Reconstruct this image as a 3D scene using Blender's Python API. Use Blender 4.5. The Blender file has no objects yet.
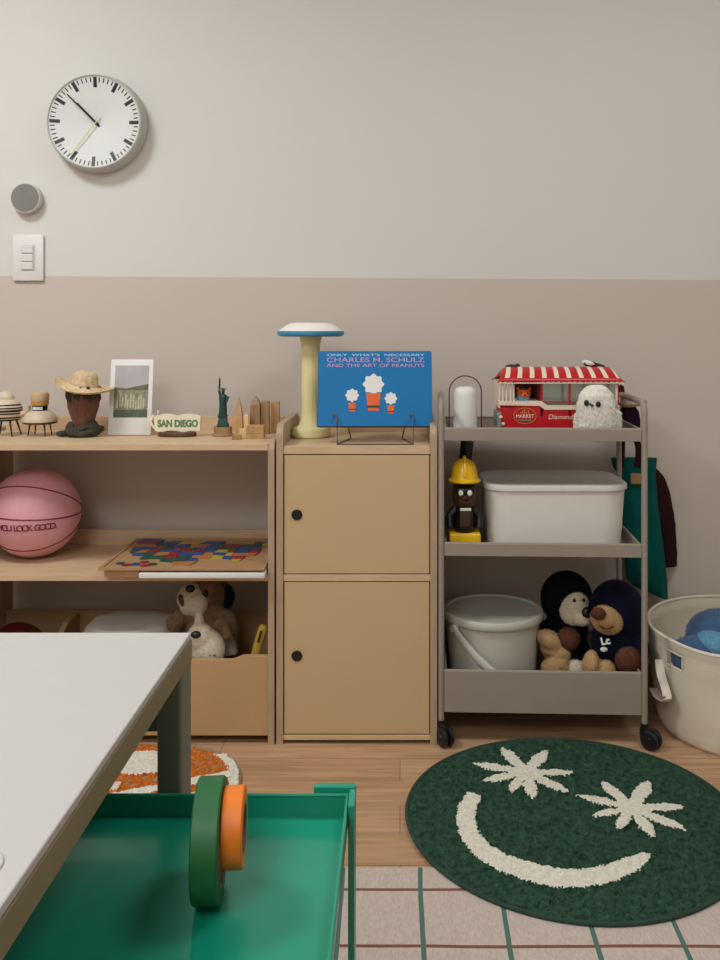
import bpy, bmesh, math, random
from mathutils import Vector, Matrix, Euler, noise
random.seed(7)
C = bpy.context.scene.collection
PI = math.pi

# ------------------------------------------------------------------ materials
def lin(c):
    c = c / 255.0
    return c / 12.92 if c <= .04045 else ((c + .055) / 1.055) ** 2.4
def rgb(r, g, b): return (lin(r), lin(g), lin(b), 1)
def newmat(name):
    m = bpy.data.materials.new(name); m.use_nodes = True
    nt = m.node_tree; b = nt.nodes['Principled BSDF']
    return m, nt, b
def coords(nt, scale=(1, 1, 1)):
    tc = nt.nodes.new('ShaderNodeTexCoord'); mp = nt.nodes.new('ShaderNodeMapping')
    mp.inputs['Scale'].default_value = scale
    nt.links.new(tc.outputs['Object'], mp.inputs['Vector'])
    return mp.outputs['Vector']
def mat(name, col, rough=.6, metal=0, var=.06, nscale=30, bump=0, bscale=200, spec=.5, stretch=(1, 1, 1), trans=0, sheen=0, coat=0):
    m, nt, b = newmat(name)
    v = coords(nt, stretch)
    n = nt.nodes.new('ShaderNodeTexNoise'); n.inputs['Scale'].default_value = nscale; n.inputs['Detail'].default_value = 5
    nt.links.new(v, n.inputs['Vector'])
    r = nt.nodes.new('ShaderNodeValToRGB')
    c = rgb(*col)
    r.color_ramp.elements[0].position = .3; r.color_ramp.elements[1].position = .7
    r.color_ramp.elements[0].color = (c[0] * (1 - var), c[1] * (1 - var), c[2] * (1 - var), 1)
    r.color_ramp.elements[1].color = (min(1, c[0] * (1 + var)), min(1, c[1] * (1 + var)), min(1, c[2] * (1 + var)), 1)
    nt.links.new(n.outputs['Fac'], r.inputs['Fac']); nt.links.new(r.outputs['Color'], b.inputs['Base Color'])
    b.inputs['Roughness'].default_value = rough; b.inputs['Metallic'].default_value = metal
    b.inputs['Specular IOR Level'].default_value = spec
    if trans: b.inputs['Transmission Weight'].default_value = trans
    if sheen: b.inputs['Sheen Weight'].default_value = sheen
    if coat: b.inputs['Coat Weight'].default_value = coat
    if bump:
        n2 = nt.nodes.new('ShaderNodeTexNoise'); n2.inputs['Scale'].default_value = bscale; n2.inputs['Detail'].default_value = 4
        nt.links.new(coords(nt, stretch), n2.inputs['Vector'])
        bp = nt.nodes.new('ShaderNodeBump'); bp.inputs['Strength'].default_value = bump; bp.inputs['Distance'].default_value = .003
        nt.links.new(n2.outputs['Fac'], bp.inputs['Height']); nt.links.new(bp.outputs['Normal'], b.inputs['Normal'])
    return m

def math_node(nt, op, a, b=None, c=None):
    n = nt.nodes.new('ShaderNodeMath'); n.operation = op
    for i, v in enumerate((a, b, c)):
        if v is None: continue
        if isinstance(v, (int, float)): n.inputs[i].default_value = v
        else: nt.links.new(v, n.inputs[i])
    return n.outputs[0]
def mix_col(nt, fac, a, b):
    n = nt.nodes.new('ShaderNodeMix'); n.data_type = 'RGBA'
    for i, v in ((0, fac), (6, a), (7, b)):
        if isinstance(v, (int, float)): n.inputs[i].default_value = v
        elif isinstance(v, tuple): n.inputs[i].default_value = v
        else: nt.links.new(v, n.inputs[i])
    return n.outputs[2]

M = {}
def wall_mat():
    m, nt, b = newmat('two_tone_wall_paint')
    tc = nt.nodes.new('ShaderNodeTexCoord'); sp = nt.nodes.new('ShaderNodeSeparateXYZ')
    nt.links.new(tc.outputs['Object'], sp.inputs[0])
    edge = math_node(nt, 'MULTIPLY_ADD', sp.outputs['X'], -.0056, 1.1461)
    up = math_node(nt, 'GREATER_THAN', sp.outputs['Z'], edge)
    n = nt.nodes.new('ShaderNodeTexNoise'); n.inputs['Scale'].default_value = 2.5; n.inputs['Detail'].default_value = 3
    nt.links.new(tc.outputs['Object'], n.inputs['Vector'])
    lo = mix_col(nt, n.outputs['Fac'], rgb(202, 188, 176), rgb(206, 193, 181))
    hi = mix_col(nt, n.outputs['Fac'], rgb(214, 210, 203), rgb(219, 215, 208))
    nt.links.new(mix_col(nt, up, lo, hi), b.inputs['Base Color'])
    b.inputs['Roughness'].default_value = .75; b.inputs['Specular IOR Level'].default_value = .25
    n2 = nt.nodes.new('ShaderNodeTexNoise'); n2.inputs['Scale'].default_value = 160
    nt.links.new(tc.outputs['Object'], n2.inputs['Vector'])
    bp = nt.nodes.new('ShaderNodeBump'); bp.inputs['Strength'].default_value = .05; bp.inputs['Distance'].default_value = .002
    nt.links.new(n2.outputs['Fac'], bp.inputs['Height']); nt.links.new(bp.outputs['Normal'], b.inputs['Normal'])
    return m
def floor_mat():
    m, nt, b = newmat('oak_plank_floor')
    tc = nt.nodes.new('ShaderNodeTexCoord')
    br = nt.nodes.new('ShaderNodeTexBrick'); br.offset = .37
    br.inputs['Scale'].default_value = 1; br.inputs['Brick Width'].default_value = 1.15; br.inputs['Row Height'].default_value = .105
    br.inputs['Mortar Size'].default_value = .0012; br.inputs['Mortar Smooth'].default_value = .1; br.inputs['Bias'].default_value = 0
    br.inputs['Color1'].default_value = rgb(192, 154, 120); br.inputs['Color2'].default_value = rgb(182, 142, 108); br.inputs['Mortar'].default_value = rgb(150, 112, 84)
    nt.links.new(tc.outputs['Object'], br.inputs['Vector'])
    mp = nt.nodes.new('ShaderNodeMapping'); mp.inputs['Scale'].default_value = (1.5, 26, 1)
    nt.links.new(tc.outputs['Object'], mp.inputs['Vector'])
    n = nt.nodes.new('ShaderNodeTexNoise'); n.inputs['Scale'].default_value = 3; n.inputs['Detail'].default_value = 8; n.inputs['Distortion'].default_value = .4
    nt.links.new(mp.outputs[0], n.inputs['Vector'])
    r = nt.nodes.new('ShaderNodeValToRGB'); r.color_ramp.elements[0].position = .35; r.color_ramp.elements[1].position = .65
    r.color_ramp.elements[0].color = (.74, .70, .66, 1); r.color_ramp.elements[1].color = (1.08, 1.06, 1.04, 1)
    nt.links.new(n.outputs['Fac'], r.inputs['Fac'])
    mx = nt.nodes.new('ShaderNodeMix'); mx.data_type = 'RGBA'; mx.blend_type = 'MULTIPLY'; mx.inputs[0].default_value = 1
    nt.links.new(br.outputs['Color'], mx.inputs[6]); nt.links.new(r.outputs['Color'], mx.inputs[7])
    nt.links.new(mx.outputs[2], b.inputs['Base Color']); b.inputs['Roughness'].default_value = .5
    return m
def rug_mat():
    m, nt, b = newmat('checked_woven_rug')
    tc = nt.nodes.new('ShaderNodeTexCoord'); sp = nt.nodes.new('ShaderNodeSeparateXYZ')
    nt.links.new(tc.outputs['Object'], sp.inputs[0])
    wob = nt.nodes.new('ShaderNodeTexNoise'); wob.inputs['Scale'].default_value = 4
    nt.links.new(tc.outputs['Object'], wob.inputs['Vector'])
    w = math_node(nt, 'MULTIPLY_ADD', wob.outputs['Fac'], .008, -.004)
    def lines(sock, off, step, wid):
        a = math_node(nt, 'ADD', math_node(nt, 'ADD', sock, w), off)
        f = math_node(nt, 'FLOORED_MODULO', a, step)
        return math_node(nt, 'LESS_THAN', f, wid)
    lx = lines(sp.outputs['X'], -.037 + .004, .1407, .0085)
    ly = lines(sp.outputs['Y'], -1.601 + .003, .148, .0075)
    n = nt.nodes.new('ShaderNodeTexNoise'); n.inputs['Scale'].default_value = 90; n.inputs['Detail'].default_value = 6
    mp = nt.nodes.new('ShaderNodeMapping'); mp.inputs['Scale'].default_value = (3, 1, 1)
    nt.links.new(tc.outputs['Object'], mp.inputs['Vector']); nt.links.new(mp.outputs[0], n.inputs['Vector'])
    base = mix_col(nt, n.outputs['Fac'], rgb(168, 150, 140), rgb(214, 197, 186))
    c1 = mix_col(nt, ly, base, rgb(128, 84, 70))
    c2 = mix_col(nt, lx, c1, rgb(84, 112, 102))
    nt.links.new(c2, b.inputs['Base Color']); b.inputs['Roughness'].default_value = .95; b.inputs['Specular IOR Level'].default_value = .1
    bp = nt.nodes.new('ShaderNodeBump'); bp.inputs['Strength'].default_value = .5; bp.inputs['Distance'].default_value = .002
    nt.links.new(n.outputs['Fac'], bp.inputs['Height']); nt.links.new(bp.outputs['Normal'], b.inputs['Normal'])
    return m
M['wall'] = wall_mat(); M['floor'] = floor_mat(); M['rug'] = rug_mat()
M['ceil'] = mat('ceiling_paint', (228, 224, 216), .9, var=.01)
M['trim'] = mat('baseboard_paint', (150, 138, 126), .6)
G = (.35, 5, 5)
M['ply'] = mat('birch_laminate', (208, 176, 140), .5, var=.07, nscale=14, stretch=(1, 9, 9), bump=.05)
M['plyside'] = mat('panel_edge_laminate', (176, 150, 122), .5, var=.08, nscale=14, stretch=(9, 9, 1), bump=.05)
M['door'] = mat('tan_door_laminate', (199, 168, 126), .55, var=.015, nscale=8)
M['bin'] = mat('bin_board', (186, 150, 106), .55, var=.03, nscale=8)
M['lightwood'] = mat('pale_wood_edge', (208, 182, 148), .55, var=.05, stretch=(1, 10, 10), nscale=12)
M['black'] = mat('black_plastic', (16, 16, 18), .45, var=.05)
M['dark'] = mat('dark_shade', (20, 15, 12), .8)
M['white'] = mat('white_plastic', (226, 223, 218), .4, var=.01)
M['offwhite'] = mat('offwhite_plastic', (206, 202, 194), .45, var=.01)
M['clockcase'] = mat('clock_case_lacquer', (190, 188, 182), .5, var=.01)
M['clockface'] = mat('clock_dial', (220, 219, 215), .6, var=.01)
M['grey'] = mat('grey_mesh', (128, 124, 120), .7, var=.05, bump=.2, bscale=900)
M['yellowhand'] = mat('yellow_green_hand', (205, 200, 110), .5)
M['trolley'] = mat('beige_grey_steel', (150, 137, 124), .5, var=.015)
M['greenpost'] = mat('green_steel', (16, 138, 110), .32, var=.02, coat=.2)
M['table'] = mat('table_laminate', (188, 183, 178), .38, var=.01)
M['tedge'] = mat('table_edge_band', (132, 116, 84), .6, var=.03)
M['tleg'] = mat('table_leg_steel', (112, 111, 96), .5, var=.02)
M['cream'] = mat('cream_lamp', (232, 219, 160), .45, var=.01)
M['lampblue'] = mat('blue_rim', (50, 134, 172), .4, var=.02)
M['lampwhite'] = mat('lamp_top_white', (244, 232, 224), .35, var=.01)
M['bookblue'] = mat('book_cover_blue', (4, 112, 172), .5, var=.02, spec=.3)
M['bookpage'] = mat('book_pages', (200, 190, 172), .8)
M['bookboard'] = mat('book_board_edge', (60, 34, 44), .5)
M['pink'] = mat('title_pink', (190, 150, 200), .5)
M['paleblue'] = mat('title_pale', (170, 208, 226), .5)
M['wire'] = mat('dark_wire', (104, 96, 88), .3, metal=.7)
M['redwire'] = mat('dark_red_wire', (96, 36, 32), .4)
M['tramred'] = mat('tram_red', (188, 16, 26), .35, var=.03)
M['tramcream'] = mat('tram_cream', (232, 212, 190), .45, var=.04)
M['tramdark'] = mat('tram_interior', (92, 14, 16), .6)
M['silver'] = mat('silver_trim', (150, 158, 150), .35, metal=.4)
M['gold'] = mat('gold_print', (190, 140, 70), .5)
M['greenprint'] = mat('green_print', (92, 128, 92), .6)
M['glass'] = mat('thin_window', (190, 205, 195), .15, trans=.85)
M['plushwhite'] = mat('white_plush', (236, 230, 218), .95, var=.03, sheen=.3)
M['ballpink'] = mat('pink_ball_rubber', (224, 160, 168), .5, var=.03, nscale=60, bump=.25, bscale=700)
M['seam'] = mat('dark_red_seam', (120, 26, 52), .5)
M['boardwood'] = mat('puzzle_board_wood', (176, 136, 98), .5, var=.08, stretch=(1, 8, 8), nscale=12)
for k, c in dict(pred=(142, 28, 42), pblue=(24, 74, 132), pgreen=(30, 80, 64), pyellow=(182, 158, 52), porange=(178, 112, 60)).items():
    M[k] = mat('puzzle_' + k[1:], c, .45, var=.05)
M['fbrown'] = mat('brown_plush', (122, 92, 62), .95, var=.25, nscale=50, bump=.6, bscale=300, sheen=.2)
M['fwhite'] = mat('cream_plush', (214, 200, 178), .95, var=.06, bump=.6, bscale=300, sheen=.2)
M['navy'] = mat('navy_jersey', (14, 18, 34), .95, var=.2, nscale=60, bump=.4, sheen=.02, spec=.1)
M['blackplush'] = mat('black_jersey', (11, 12, 18), .95, var=.2, bump=.4, spec=.1)
M['beigeplush'] = mat('beige_plush', (182, 146, 102), .95, var=.08, bump=.6, bscale=300)
M['rust'] = mat('rust_plush', (88, 48, 30), .95, var=.2, bump=.6, bscale=300)
M['teal'] = mat('teal_canvas', (6, 84, 78), .9, var=.12, nscale=20, bump=.4, bscale=500, spec=.15)
M['maroon'] = mat('dark_brown_cloth', (46, 24, 24), .95, var=.15, bump=.3, spec=.1)
M['purple'] = mat('dark_purple_knit', (40, 22, 38), .95, var=.2, stretch=(6, 6, 1), bump=.4, spec=.1)
M['beigecloth'] = mat('beige_cloth', (176, 160, 140), .95, var=.08, bump=.3)
M['orange'] = mat('orange_print', (226, 98, 32), .6)
M['box'] = mat('storage_box_plastic', (224, 219, 210), .42, var=.01, spec=.4)
M['boxlid'] = mat('storage_lid_plastic', (206, 203, 196), .4, var=.01)
M['bucket'] = mat('bucket_plastic', (190, 187, 174), .42, var=.015)
M['canvas'] = mat('basket_canvas', (222, 210, 190), .9, var=.05, nscale=9, bump=.3, bscale=350, spec=.15)
M['blueplush'] = mat('blue_plush', (60, 92, 130), .95, var=.1, bump=.6, bscale=300, sheen=.2)
M['lblueplush'] = mat('light_blue_plush', (104, 156, 184), .95, var=.1, bump=.6, bscale=300)
M['yellow'] = mat('yellow_plastic', (236, 186, 20), .35, var=.05, coat=.3)
M['yellowmat'] = mat('mustard_plastic', (214, 180, 70), .45, var=.03)
M['toybrown'] = mat('toy_brown', (66, 40, 20), .45, var=.2)
M['toyblack'] = mat('toy_black', (14, 16, 18), .35, var=.1)
M['toywhite'] = mat('toy_white', (220, 225, 215), .3)
M['ceramic'] = mat('beige_ceramic', (206, 186, 160), .5, var=.08, nscale=60)
M['ceramic2'] = mat('tan_ceramic', (196, 164, 128), .5, var=.1, nscale=60)
M['bark'] = mat('brown_bark', (104, 66, 50), .85, var=.3, nscale=40, stretch=(2, 2, .5), bump=.9, bscale=90)
M['moss'] = mat('dark_moss', (58, 54, 42), .95, var=.35, nscale=70, bump=.9, bscale=150)
M['straw'] = mat('straw', (212, 184, 142), .85, var=.22, nscale=110, bump=.9, bscale=260)
M['signcream'] = mat('sign_cream', (232, 224, 196), .5, var=.04)
M['signbase'] = mat('dark_wood_base', (88, 52, 34), .4, var=.2, stretch=(1, 6, 6))
M['verdigris'] = mat('verdigris', (34, 72, 66), .55, var=.3, nscale=120, metal=.2)
M['block'] = mat('walnut_blocks', (188, 146, 94), .5, var=.2, nscale=20, stretch=(8, 8, .8))
M['blockd'] = mat('darker_blocks', (158, 122, 82), .5, var=.2, nscale=20, stretch=(8, 8, .8))
M['blockl'] = mat('pale_blocks', (222, 188, 136), .5, var=.1, nscale=20, stretch=(8, 8, .8))
M['sky'] = mat('print_sky', (178, 170, 172), .5, var=.1, nscale=20)
M['hill'] = mat('print_hill', (104, 92, 76), .5, var=.3, nscale=80)
M['field'] = mat('print_field', (136, 134, 104), .5, var=.35, nscale=90)
M['grass'] = mat('print_grass', (78, 92, 68), .5, var=.35, nscale=120)
M['figure'] = mat('print_light', (188, 182, 158), .5, var=.25, nscale=120)
M['tapegreen'] = mat('green_tape', (24, 92, 44), .5, var=.04)
M['tapeorange'] = mat('orange_tape', (226, 118, 22), .5, var=.04)
M['tapecore'] = mat('tape_core', (120, 102, 98), .5, var=.2)
M['piledark'] = mat('green_pile', (50, 76, 60), 1, var=.5, nscale=75, bump=1, bscale=350, spec=.05)
M['pilecream'] = mat('cream_pile', (226, 220, 202), 1, var=.12, nscale=110, bump=1, bscale=350, spec=.05)
M['pilehem'] = mat('green_hem', (36, 62, 48), .9, var=.1)
M['pileorange'] = mat('orange_pile', (194, 108, 44), 1, var=.3, nscale=110, bump=1, bscale=350, spec=.05)
M['pilewhite'] = mat('white_pile', (226, 218, 204), 1, var=.12, nscale=110, bump=1, bscale=350, spec=.05)
M['orangehem'] = mat('orange_rug_hem', (150, 128, 104), .9)
M['redtoy'] = mat('red_toy', (84, 18, 16), .4)

# ------------------------------------------------------------------ object helpers
def link(o):
    C.objects.link(o); return o
def tag(o, label, cat, group=None, kind=None):
    if label: o['label'] = label
    if cat: o['category'] = cat
    if group: o['group'] = group
    if kind: o['kind'] = kind
    return o
def thing(name, label, cat, loc=(0, 0, 0), rot=(0, 0, 0), group=None):
    o = link(bpy.data.objects.new(name, None)); o.empty_display_size = .02
    o.location = loc; o.rotation_euler = rot
    return tag(o, label, cat, group)
def mk(name, bm, mats, parent=None, label=None, smooth=False, loc=None, rot=None, sub=0, remesh=0, smit=0, solid=0):
    """link bm as one mesh object; loc given = object origin, geometry is local to it"""
    me = bpy.data.meshes.new(name)
    bmesh.ops.recalc_face_normals(bm, faces=bm.faces)
    bm.to_mesh(me); bm.free()
    for m in (mats if isinstance(mats, (list, tuple)) else [mats]): me.materials.append(M[m])
    if smooth:
        for p in me.polygons: p.use_smooth = True
        if smooth != 'all':
            try: me.set_sharp_from_angle(angle=math.radians(40))
            except Exception: pass
    o = link(bpy.data.objects.new(name, me))
    if parent: o.parent = parent
    if loc: o.location = loc
    if rot: o.rotation_euler = rot
    if label: o['label'] = label
    if solid:
        s = o.modifiers.new('s', 'SOLIDIFY'); s.thickness = solid; s.offset = 0
    if remesh:
        r = o.modifiers.new('r', 'REMESH'); r.mode = 'VOXEL'; r.voxel_size = remesh; r.use_smooth_shade = True
    if smit:
        s = o.modifiers.new('c', 'SMOOTH'); s.factor = .6; s.iterations = smit
    if sub:
        s = o.modifiers.new('u', 'SUBSURF'); s.levels = sub; s.render_levels = sub
    if not isinstance(mats, (list, tuple)) and mats in FURRY:
        L, wd, per = FURRY[mats]
        dg = bpy.context.evaluated_depsgraph_get(); ev = bpy.data.meshes.new_from_object(o.evaluated_get(dg))
        fb = bmesh.new(); fb.from_mesh(ev); fb.normal_update()
        fur(fb, int(min(6000, sum(f.calc_area() for f in fb.faces) * per)), L, wd, droop=.3)
        fb.to_mesh(me); fb.free(); bpy.data.meshes.remove(ev); o.modifiers.clear()
    return o
FURRY = {'fbrown': (.0042, .0011, 1.3e5), 'fwhite': (.0036, .0010, 1.5e5), 'beigeplush': (.0034, .0010, 1.4e5), 'rust': (.0034, .0010, 1.4e5), 'blueplush': (.0036, .0011, .9e5), 'lblueplush': (.0034, .0010, 1.2e5)}
def B(): return bmesh.new()
def place(bm, geom, mtx):
    bmesh.ops.transform(bm, matrix=mtx, verts=[v for v in geom if isinstance(v, bmesh.types.BMVert)])
def box(bm, x0, x1, y0, y1, z0, z1, bev=0, mi=0, seg=2, rot=None):
    r = bmesh.ops.create_cube(bm, size=1)
    vs = r['verts']
    c = Vector(((x0 + x1) / 2, (y0 + y1) / 2, (z0 + z1) / 2))
    mt = Matrix.Diagonal((x1 - x0, y1 - y0, z1 - z0, 1))
    if rot: mt = Euler(rot).to_matrix().to_4x4() @ mt
    bmesh.ops.transform(bm, matrix=Matrix.Translation(c) @ mt, verts=vs)
    fs = list({f for v in vs for f in v.link_faces})
    for f in fs: f.material_index = mi
    if bev:
        es = list({e for v in vs for e in v.link_edges})
        r = bmesh.ops.bevel(bm, geom=es, offset=bev, segments=seg, affect='EDGES', profile=.5)
        for f in r['faces']: f.material_index = mi
    return bm
def orient(d):
    return Vector(d).normalized().to_track_quat('Z', 'Y').to_matrix().to_4x4()
def lathe(bm, prof, c=(0, 0, 0), axis=(0, 0, 1), n=40, mi=None, sx=1, sy=1, closed=False):
    """prof: list of (r, h[, mi]) from bottom to top"""
    mt = Matrix.Translation(c) @ (orient(axis) if tuple(axis) != (0, 0, 1) else Matrix())
    rings = []
    for p in prof:
        r, h = p[0], p[1]
        if r < 1e-5: rings.append([bm.verts.new(mt @ Vector((0, 0, h)))])
        else: rings.append([bm.verts.new(mt @ Vector((r * sx * math.cos(2 * PI * k / n), r * sy * math.sin(2 * PI * k / n), h))) for k in range(n)])
    idx = list(range(len(rings) - 1))
    for i in idx:
        a, b = rings[i], rings[i + 1]
        m_ = prof[i][2] if len(prof[i]) > 2 else (mi or 0)
        for k in range(n):
            k2 = (k + 1) % n
            if len(a) == 1 and len(b) == 1: continue
            if len(a) == 1: f = bm.faces.new((a[0], b[k], b[k2]))
            elif len(b) == 1: f = bm.faces.new((a[k], a[k2], b[0]))
            else: f = bm.faces.new((a[k], a[k2], b[k2], b[k]))
            f.material_index = m_
    return bm
def cyl(bm, c, r, h, axis=(0, 0, 1), n=32, mi=0, bev=0, r2=None):
    r2 = r if r2 is None else r2
    b = bev
    pr = [(0, 0), (r - b, 0), (r, b), (r2, h - b), (r2 - b, h), (0, h)] if b else [(0, 0), (r, 0), (r2, h), (0, h)]
    return lathe(bm, [(p[0], p[1], mi) for p in pr], c, axis, n)
def ell(bm, c, r, rot=None, mi=0, u=24, v=16, nz=0, ns=8):
    if isinstance(r, (int, float)): r = (r, r, r)
    g = bmesh.ops.create_uvsphere(bm, u_segments=u, v_segments=v, radius=1)
    mt = Matrix.Translation(c) @ (Euler(rot).to_matrix().to_4x4() if rot else Matrix()) @ Matrix.Diagonal((*r, 1))
    bmesh.ops.transform(bm, matrix=mt, verts=g['verts'])
    for vv in g['verts']:
        if nz:
            d = (vv.co - Vector(c)).normalized()
            vv.co += d * nz * noise.noise(vv.co * ns * 10)
        for f in vv.link_faces: f.material_index = mi
    return bm
def smoothpath(pts, k=6):
    P = [Vector(p) for p in pts]; out = []
    for i in range(len(P) - 1):
        p0 = P[max(i - 1, 0)]; p1 = P[i]; p2 = P[i + 1]; p3 = P[min(i + 2, len(P) - 1)]
        for j in range(k):
            t = j / k
            out.append(.5 * ((2 * p1) + (p2 - p0) * t + (2 * p0 - 5 * p1 + 4 * p2 - p3) * t * t + (3 * p1 - p0 - 3 * p2 + p3) * t ** 3))
    out.append(P[-1]); return out
def tube(bm, pts, r, n=10, mi=0, closed=False, flat=None, up=(0, 0, 1)):
    """r float or list; flat=(a,b) elliptical section: a along 'up' frame, b other"""
    P = [Vector(p) for p in pts]; rings = []
    N = len(P); upv = Vector(up)
    for i, p in enumerate(P):
        if closed: t = (P[(i + 1) % N] - P[i - 1])
        else: t = (P[min(i + 1, N - 1)] - P[max(i - 1, 0)])
        t = t.normalized()
        s = t.cross(upv)
        if s.length < 1e-3: s = t.cross(Vector((1, 0, 0)))
        s.normalize(); w = s.cross(t).normalized()
        rr = r[i] if isinstance(r, (list, tuple)) else r
        a, b = (flat if flat else (1, 1))
        rings.append([bm.verts.new(p + w * (rr * a * math.sin(2 * PI * k / n)) + s * (rr * b * math.cos(2 * PI * k / n))) for k in range(n)])
    for i in range(N if closed else N - 1):
        a, b = rings[i], rings[(i + 1) % N]
        for k in range(n):
            f = bm.faces.new((a[k], a[(k + 1) % n], b[(k + 1) % n], b[k])); f.material_index = mi
    if not closed:
        for rg in (rings[0], rings[-1]):
            try: f = bm.faces.new(rg); f.material_index = mi
            except ValueError: pass
    return bm
def prism(bm, poly, axis, a0, a1, mi=0, bev=0):
    """poly 2D; axis 'x': poly=(y,z); 'y': (x,z); 'z': (x,y)"""
    def P(p, a): return {'x': (a, p[0], p[1]), 'y': (p[0], a, p[1]), 'z': (p[0], p[1], a)}[axis]
    v0 = [bm.verts.new(P(p, a0)) for p in poly]; v1 = [bm.verts.new(P(p, a1)) for p in poly]
    n = len(poly); fs = [bm.faces.new(v0), bm.faces.new(v1)]
    for i in range(n): fs.append(bm.faces.new((v0[i], v0[(i + 1) % n], v1[(i + 1) % n], v1[i])))
    for f in fs: f.material_index = mi
    if bev:
        es = list(fs[1].edges) + list(fs[0].edges)
        r = bmesh.ops.bevel(bm, geom=es, offset=bev, segments=2, affect='EDGES', profile=.5)
        for f in r['faces']: f.material_index = mi
    return bm
def rrect(w, h, r, n=6, cx=0, cy=0):
    out = []
    for (sx, sy, a0) in ((1, 1, 0), (-1, 1, PI / 2), (-1, -1, PI), (1, -1, 1.5 * PI)):
        for k in range(n + 1):
            a = a0 + PI / 2 * k / n
            out.append((cx + sx * (w / 2 - r) + r * math.cos(a), cy + sy * (h / 2 - r) + r * math.sin(a)))
    return out
def loft(bm, sections, mi=0, cap=(True, True)):
    rings = [[bm.verts.new(p) for p in s] for s in sections]
    n = len(rings[0])
    for a, b in zip(rings, rings[1:]):
        for k in range(n):
            f = bm.faces.new((a[k], a[(k + 1) % n], b[(k + 1) % n], b[k])); f.material_index = mi
    for c, rg in zip(cap, (rings[0], rings[-1])):
        if c: f = bm.faces.new(rg); f.material_index = mi
    return bm
def fur(bm, n, length, width, mi=0, droop=.25, zmin=-9, sel=None):
    fs = [f for f in bm.faces if sel is None or sel(f)]
    areas = [f.calc_area() for f in fs]; 
    picks = random.choices(fs, areas, k=n)
    items = []
    for f in picks:
        vs = [v.co for v in f.verts]
        a, b, c = vs[0], vs[1], vs[2]
        if len(vs) == 4 and random.random() < .5: b, c = vs[2], vs[3]
        u, v = random.random(), random.random()
        if u + v > 1: u, v = 1 - u, 1 - v
        items.append((a + (b - a) * u + (c - a) * v, f.normal.copy()))
    for p, nn in items:
        d = (nn + Vector((random.uniform(-.5, .5), random.uniform(-.5, .5), random.uniform(-.5, .5) - droop))).normalized()
        s = d.cross(Vector((0, .3, 1))).normalized(); t = d.cross(s)
        L = length * random.uniform(.6, 1.2)
        q = [bm.verts.new(p - nn * .001 + (s * math.cos(a) + t * math.sin(a)) * width) for a in (0, 2.1, 4.2)]
        tip = bm.verts.new(p + d * L)
        for i in range(3):
            f = bm.faces.new((q[i], q[(i + 1) % 3], tip)); f.material_index = mi
    return bm
def text_mesh(name, s, size, m, parent, loc, rot=(PI / 2, 0, 0), align='CENTER', ext=.0003, bold=0, sx=1, label=None, shear=0):
    cu = bpy.data.curves.new(name, 'FONT'); cu.body = s; cu.size = size; cu.align_x = align; cu.align_y = 'CENTER'
    cu.extrude = ext; cu.offset = bold; cu.shear = shear
    t = bpy.data.objects.new('t', cu); C.objects.link(t)
    dg = bpy.context.evaluated_depsgraph_get()
    me = bpy.data.meshes.new_from_object(t.evaluated_get(dg)); me.name = name
    bpy.data.objects.remove(t)
    me.materials.clear(); me.materials.append(M[m])
    o = link(bpy.data.objects.new(name, me)); o.parent = parent; o.location = loc; o.rotation_euler = rot; o.scale = (sx, 1, 1)
    if label: o['label'] = label
    return o
def struct(name, bm, m):
    o = mk(name, bm, m); o['kind'] = 'structure'; return o

# ------------------------------------------------------------------ room
WY = 2.54
struct('wall_back', box(B(), -2.3, 2.1, WY, WY + .1, 0, 2.5), 'wall')
struct('wall_left', box(B(), -2.4, -2.3, -1.6, WY, 0, 2.5), 'wall')
struct('wall_right', box(B(), 2.1, 2.2, -1.6, WY, 0, 2.5), 'wall')
struct('wall_front', box(B(), -2.3, 2.1, -1.7, -1.6, 0, 2.5), 'wall')
struct('floor', box(B(), -2.3, 2.1, -1.6, WY, -.1, 0), 'floor')
struct('ceiling', box(B(), -2.4, 2.2, -1.7, WY + .1, 2.5, 2.6), 'ceil')
struct('baseboard_back', box(B(), -2.3, 2.1, WY - .012, WY, 0, .06, .003), 'trim')

# ------------------------------------------------------------------ wall clock
clk = thing('wall_clock', 'round white wall clock with black minute ticks high on the left wall', 'clock', (-.847, WY, 1.577))
# local: y negative = toward the viewer
b = lathe(B(), [(0, 0), (.128, 0), (.1365, .004), (.1365, .024), (.134, .04), (.1305, .052), (.128, .0535), (.1262, .052)], (0, 0, 0), (0, -1, 0), 96)
mk('clock_case', b, 'clockcase', clk, smooth=True)
def dish(r):  # depth of dial surface at radius r
    return .050 - .024 * max(0, 1 - (r / .126)) ** 1.0
b = B(); prof = [(.1265, .0505)] + [(.126 * (1 - k / 12), dish(.126 * (1 - k / 12))) for k in range(13)]
prof[-1] = (0, dish(0))
lathe(b, prof, (0, 0, 0), (0, -1, 0), 96); mk('dial', b, 'clockface', clk, smooth='all')
b = B()
for k in range(60):
    a = 2 * PI * k / 60 + .02
    r0, r1, w = (.096, .1235, .0048) if k % 5 == 0 else (.110, .1225, .0015)
    d = Vector((math.sin(a), 0, math.cos(a))); s = Vector((math.cos(a), 0, -math.sin(a)))
    q = []
    for r, sg in ((r0, -1), (r0, 1), (r1, 1), (r1, -1)):
        p = d * r + s * w * sg; p.y = -dish(r) - .0006; q.append(p)
    q2 = [p + Vector((0, .0008, 0)) for p in q]
    loft(b, [q, q2])
mk('minute_ticks', b, 'black', clk)
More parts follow.
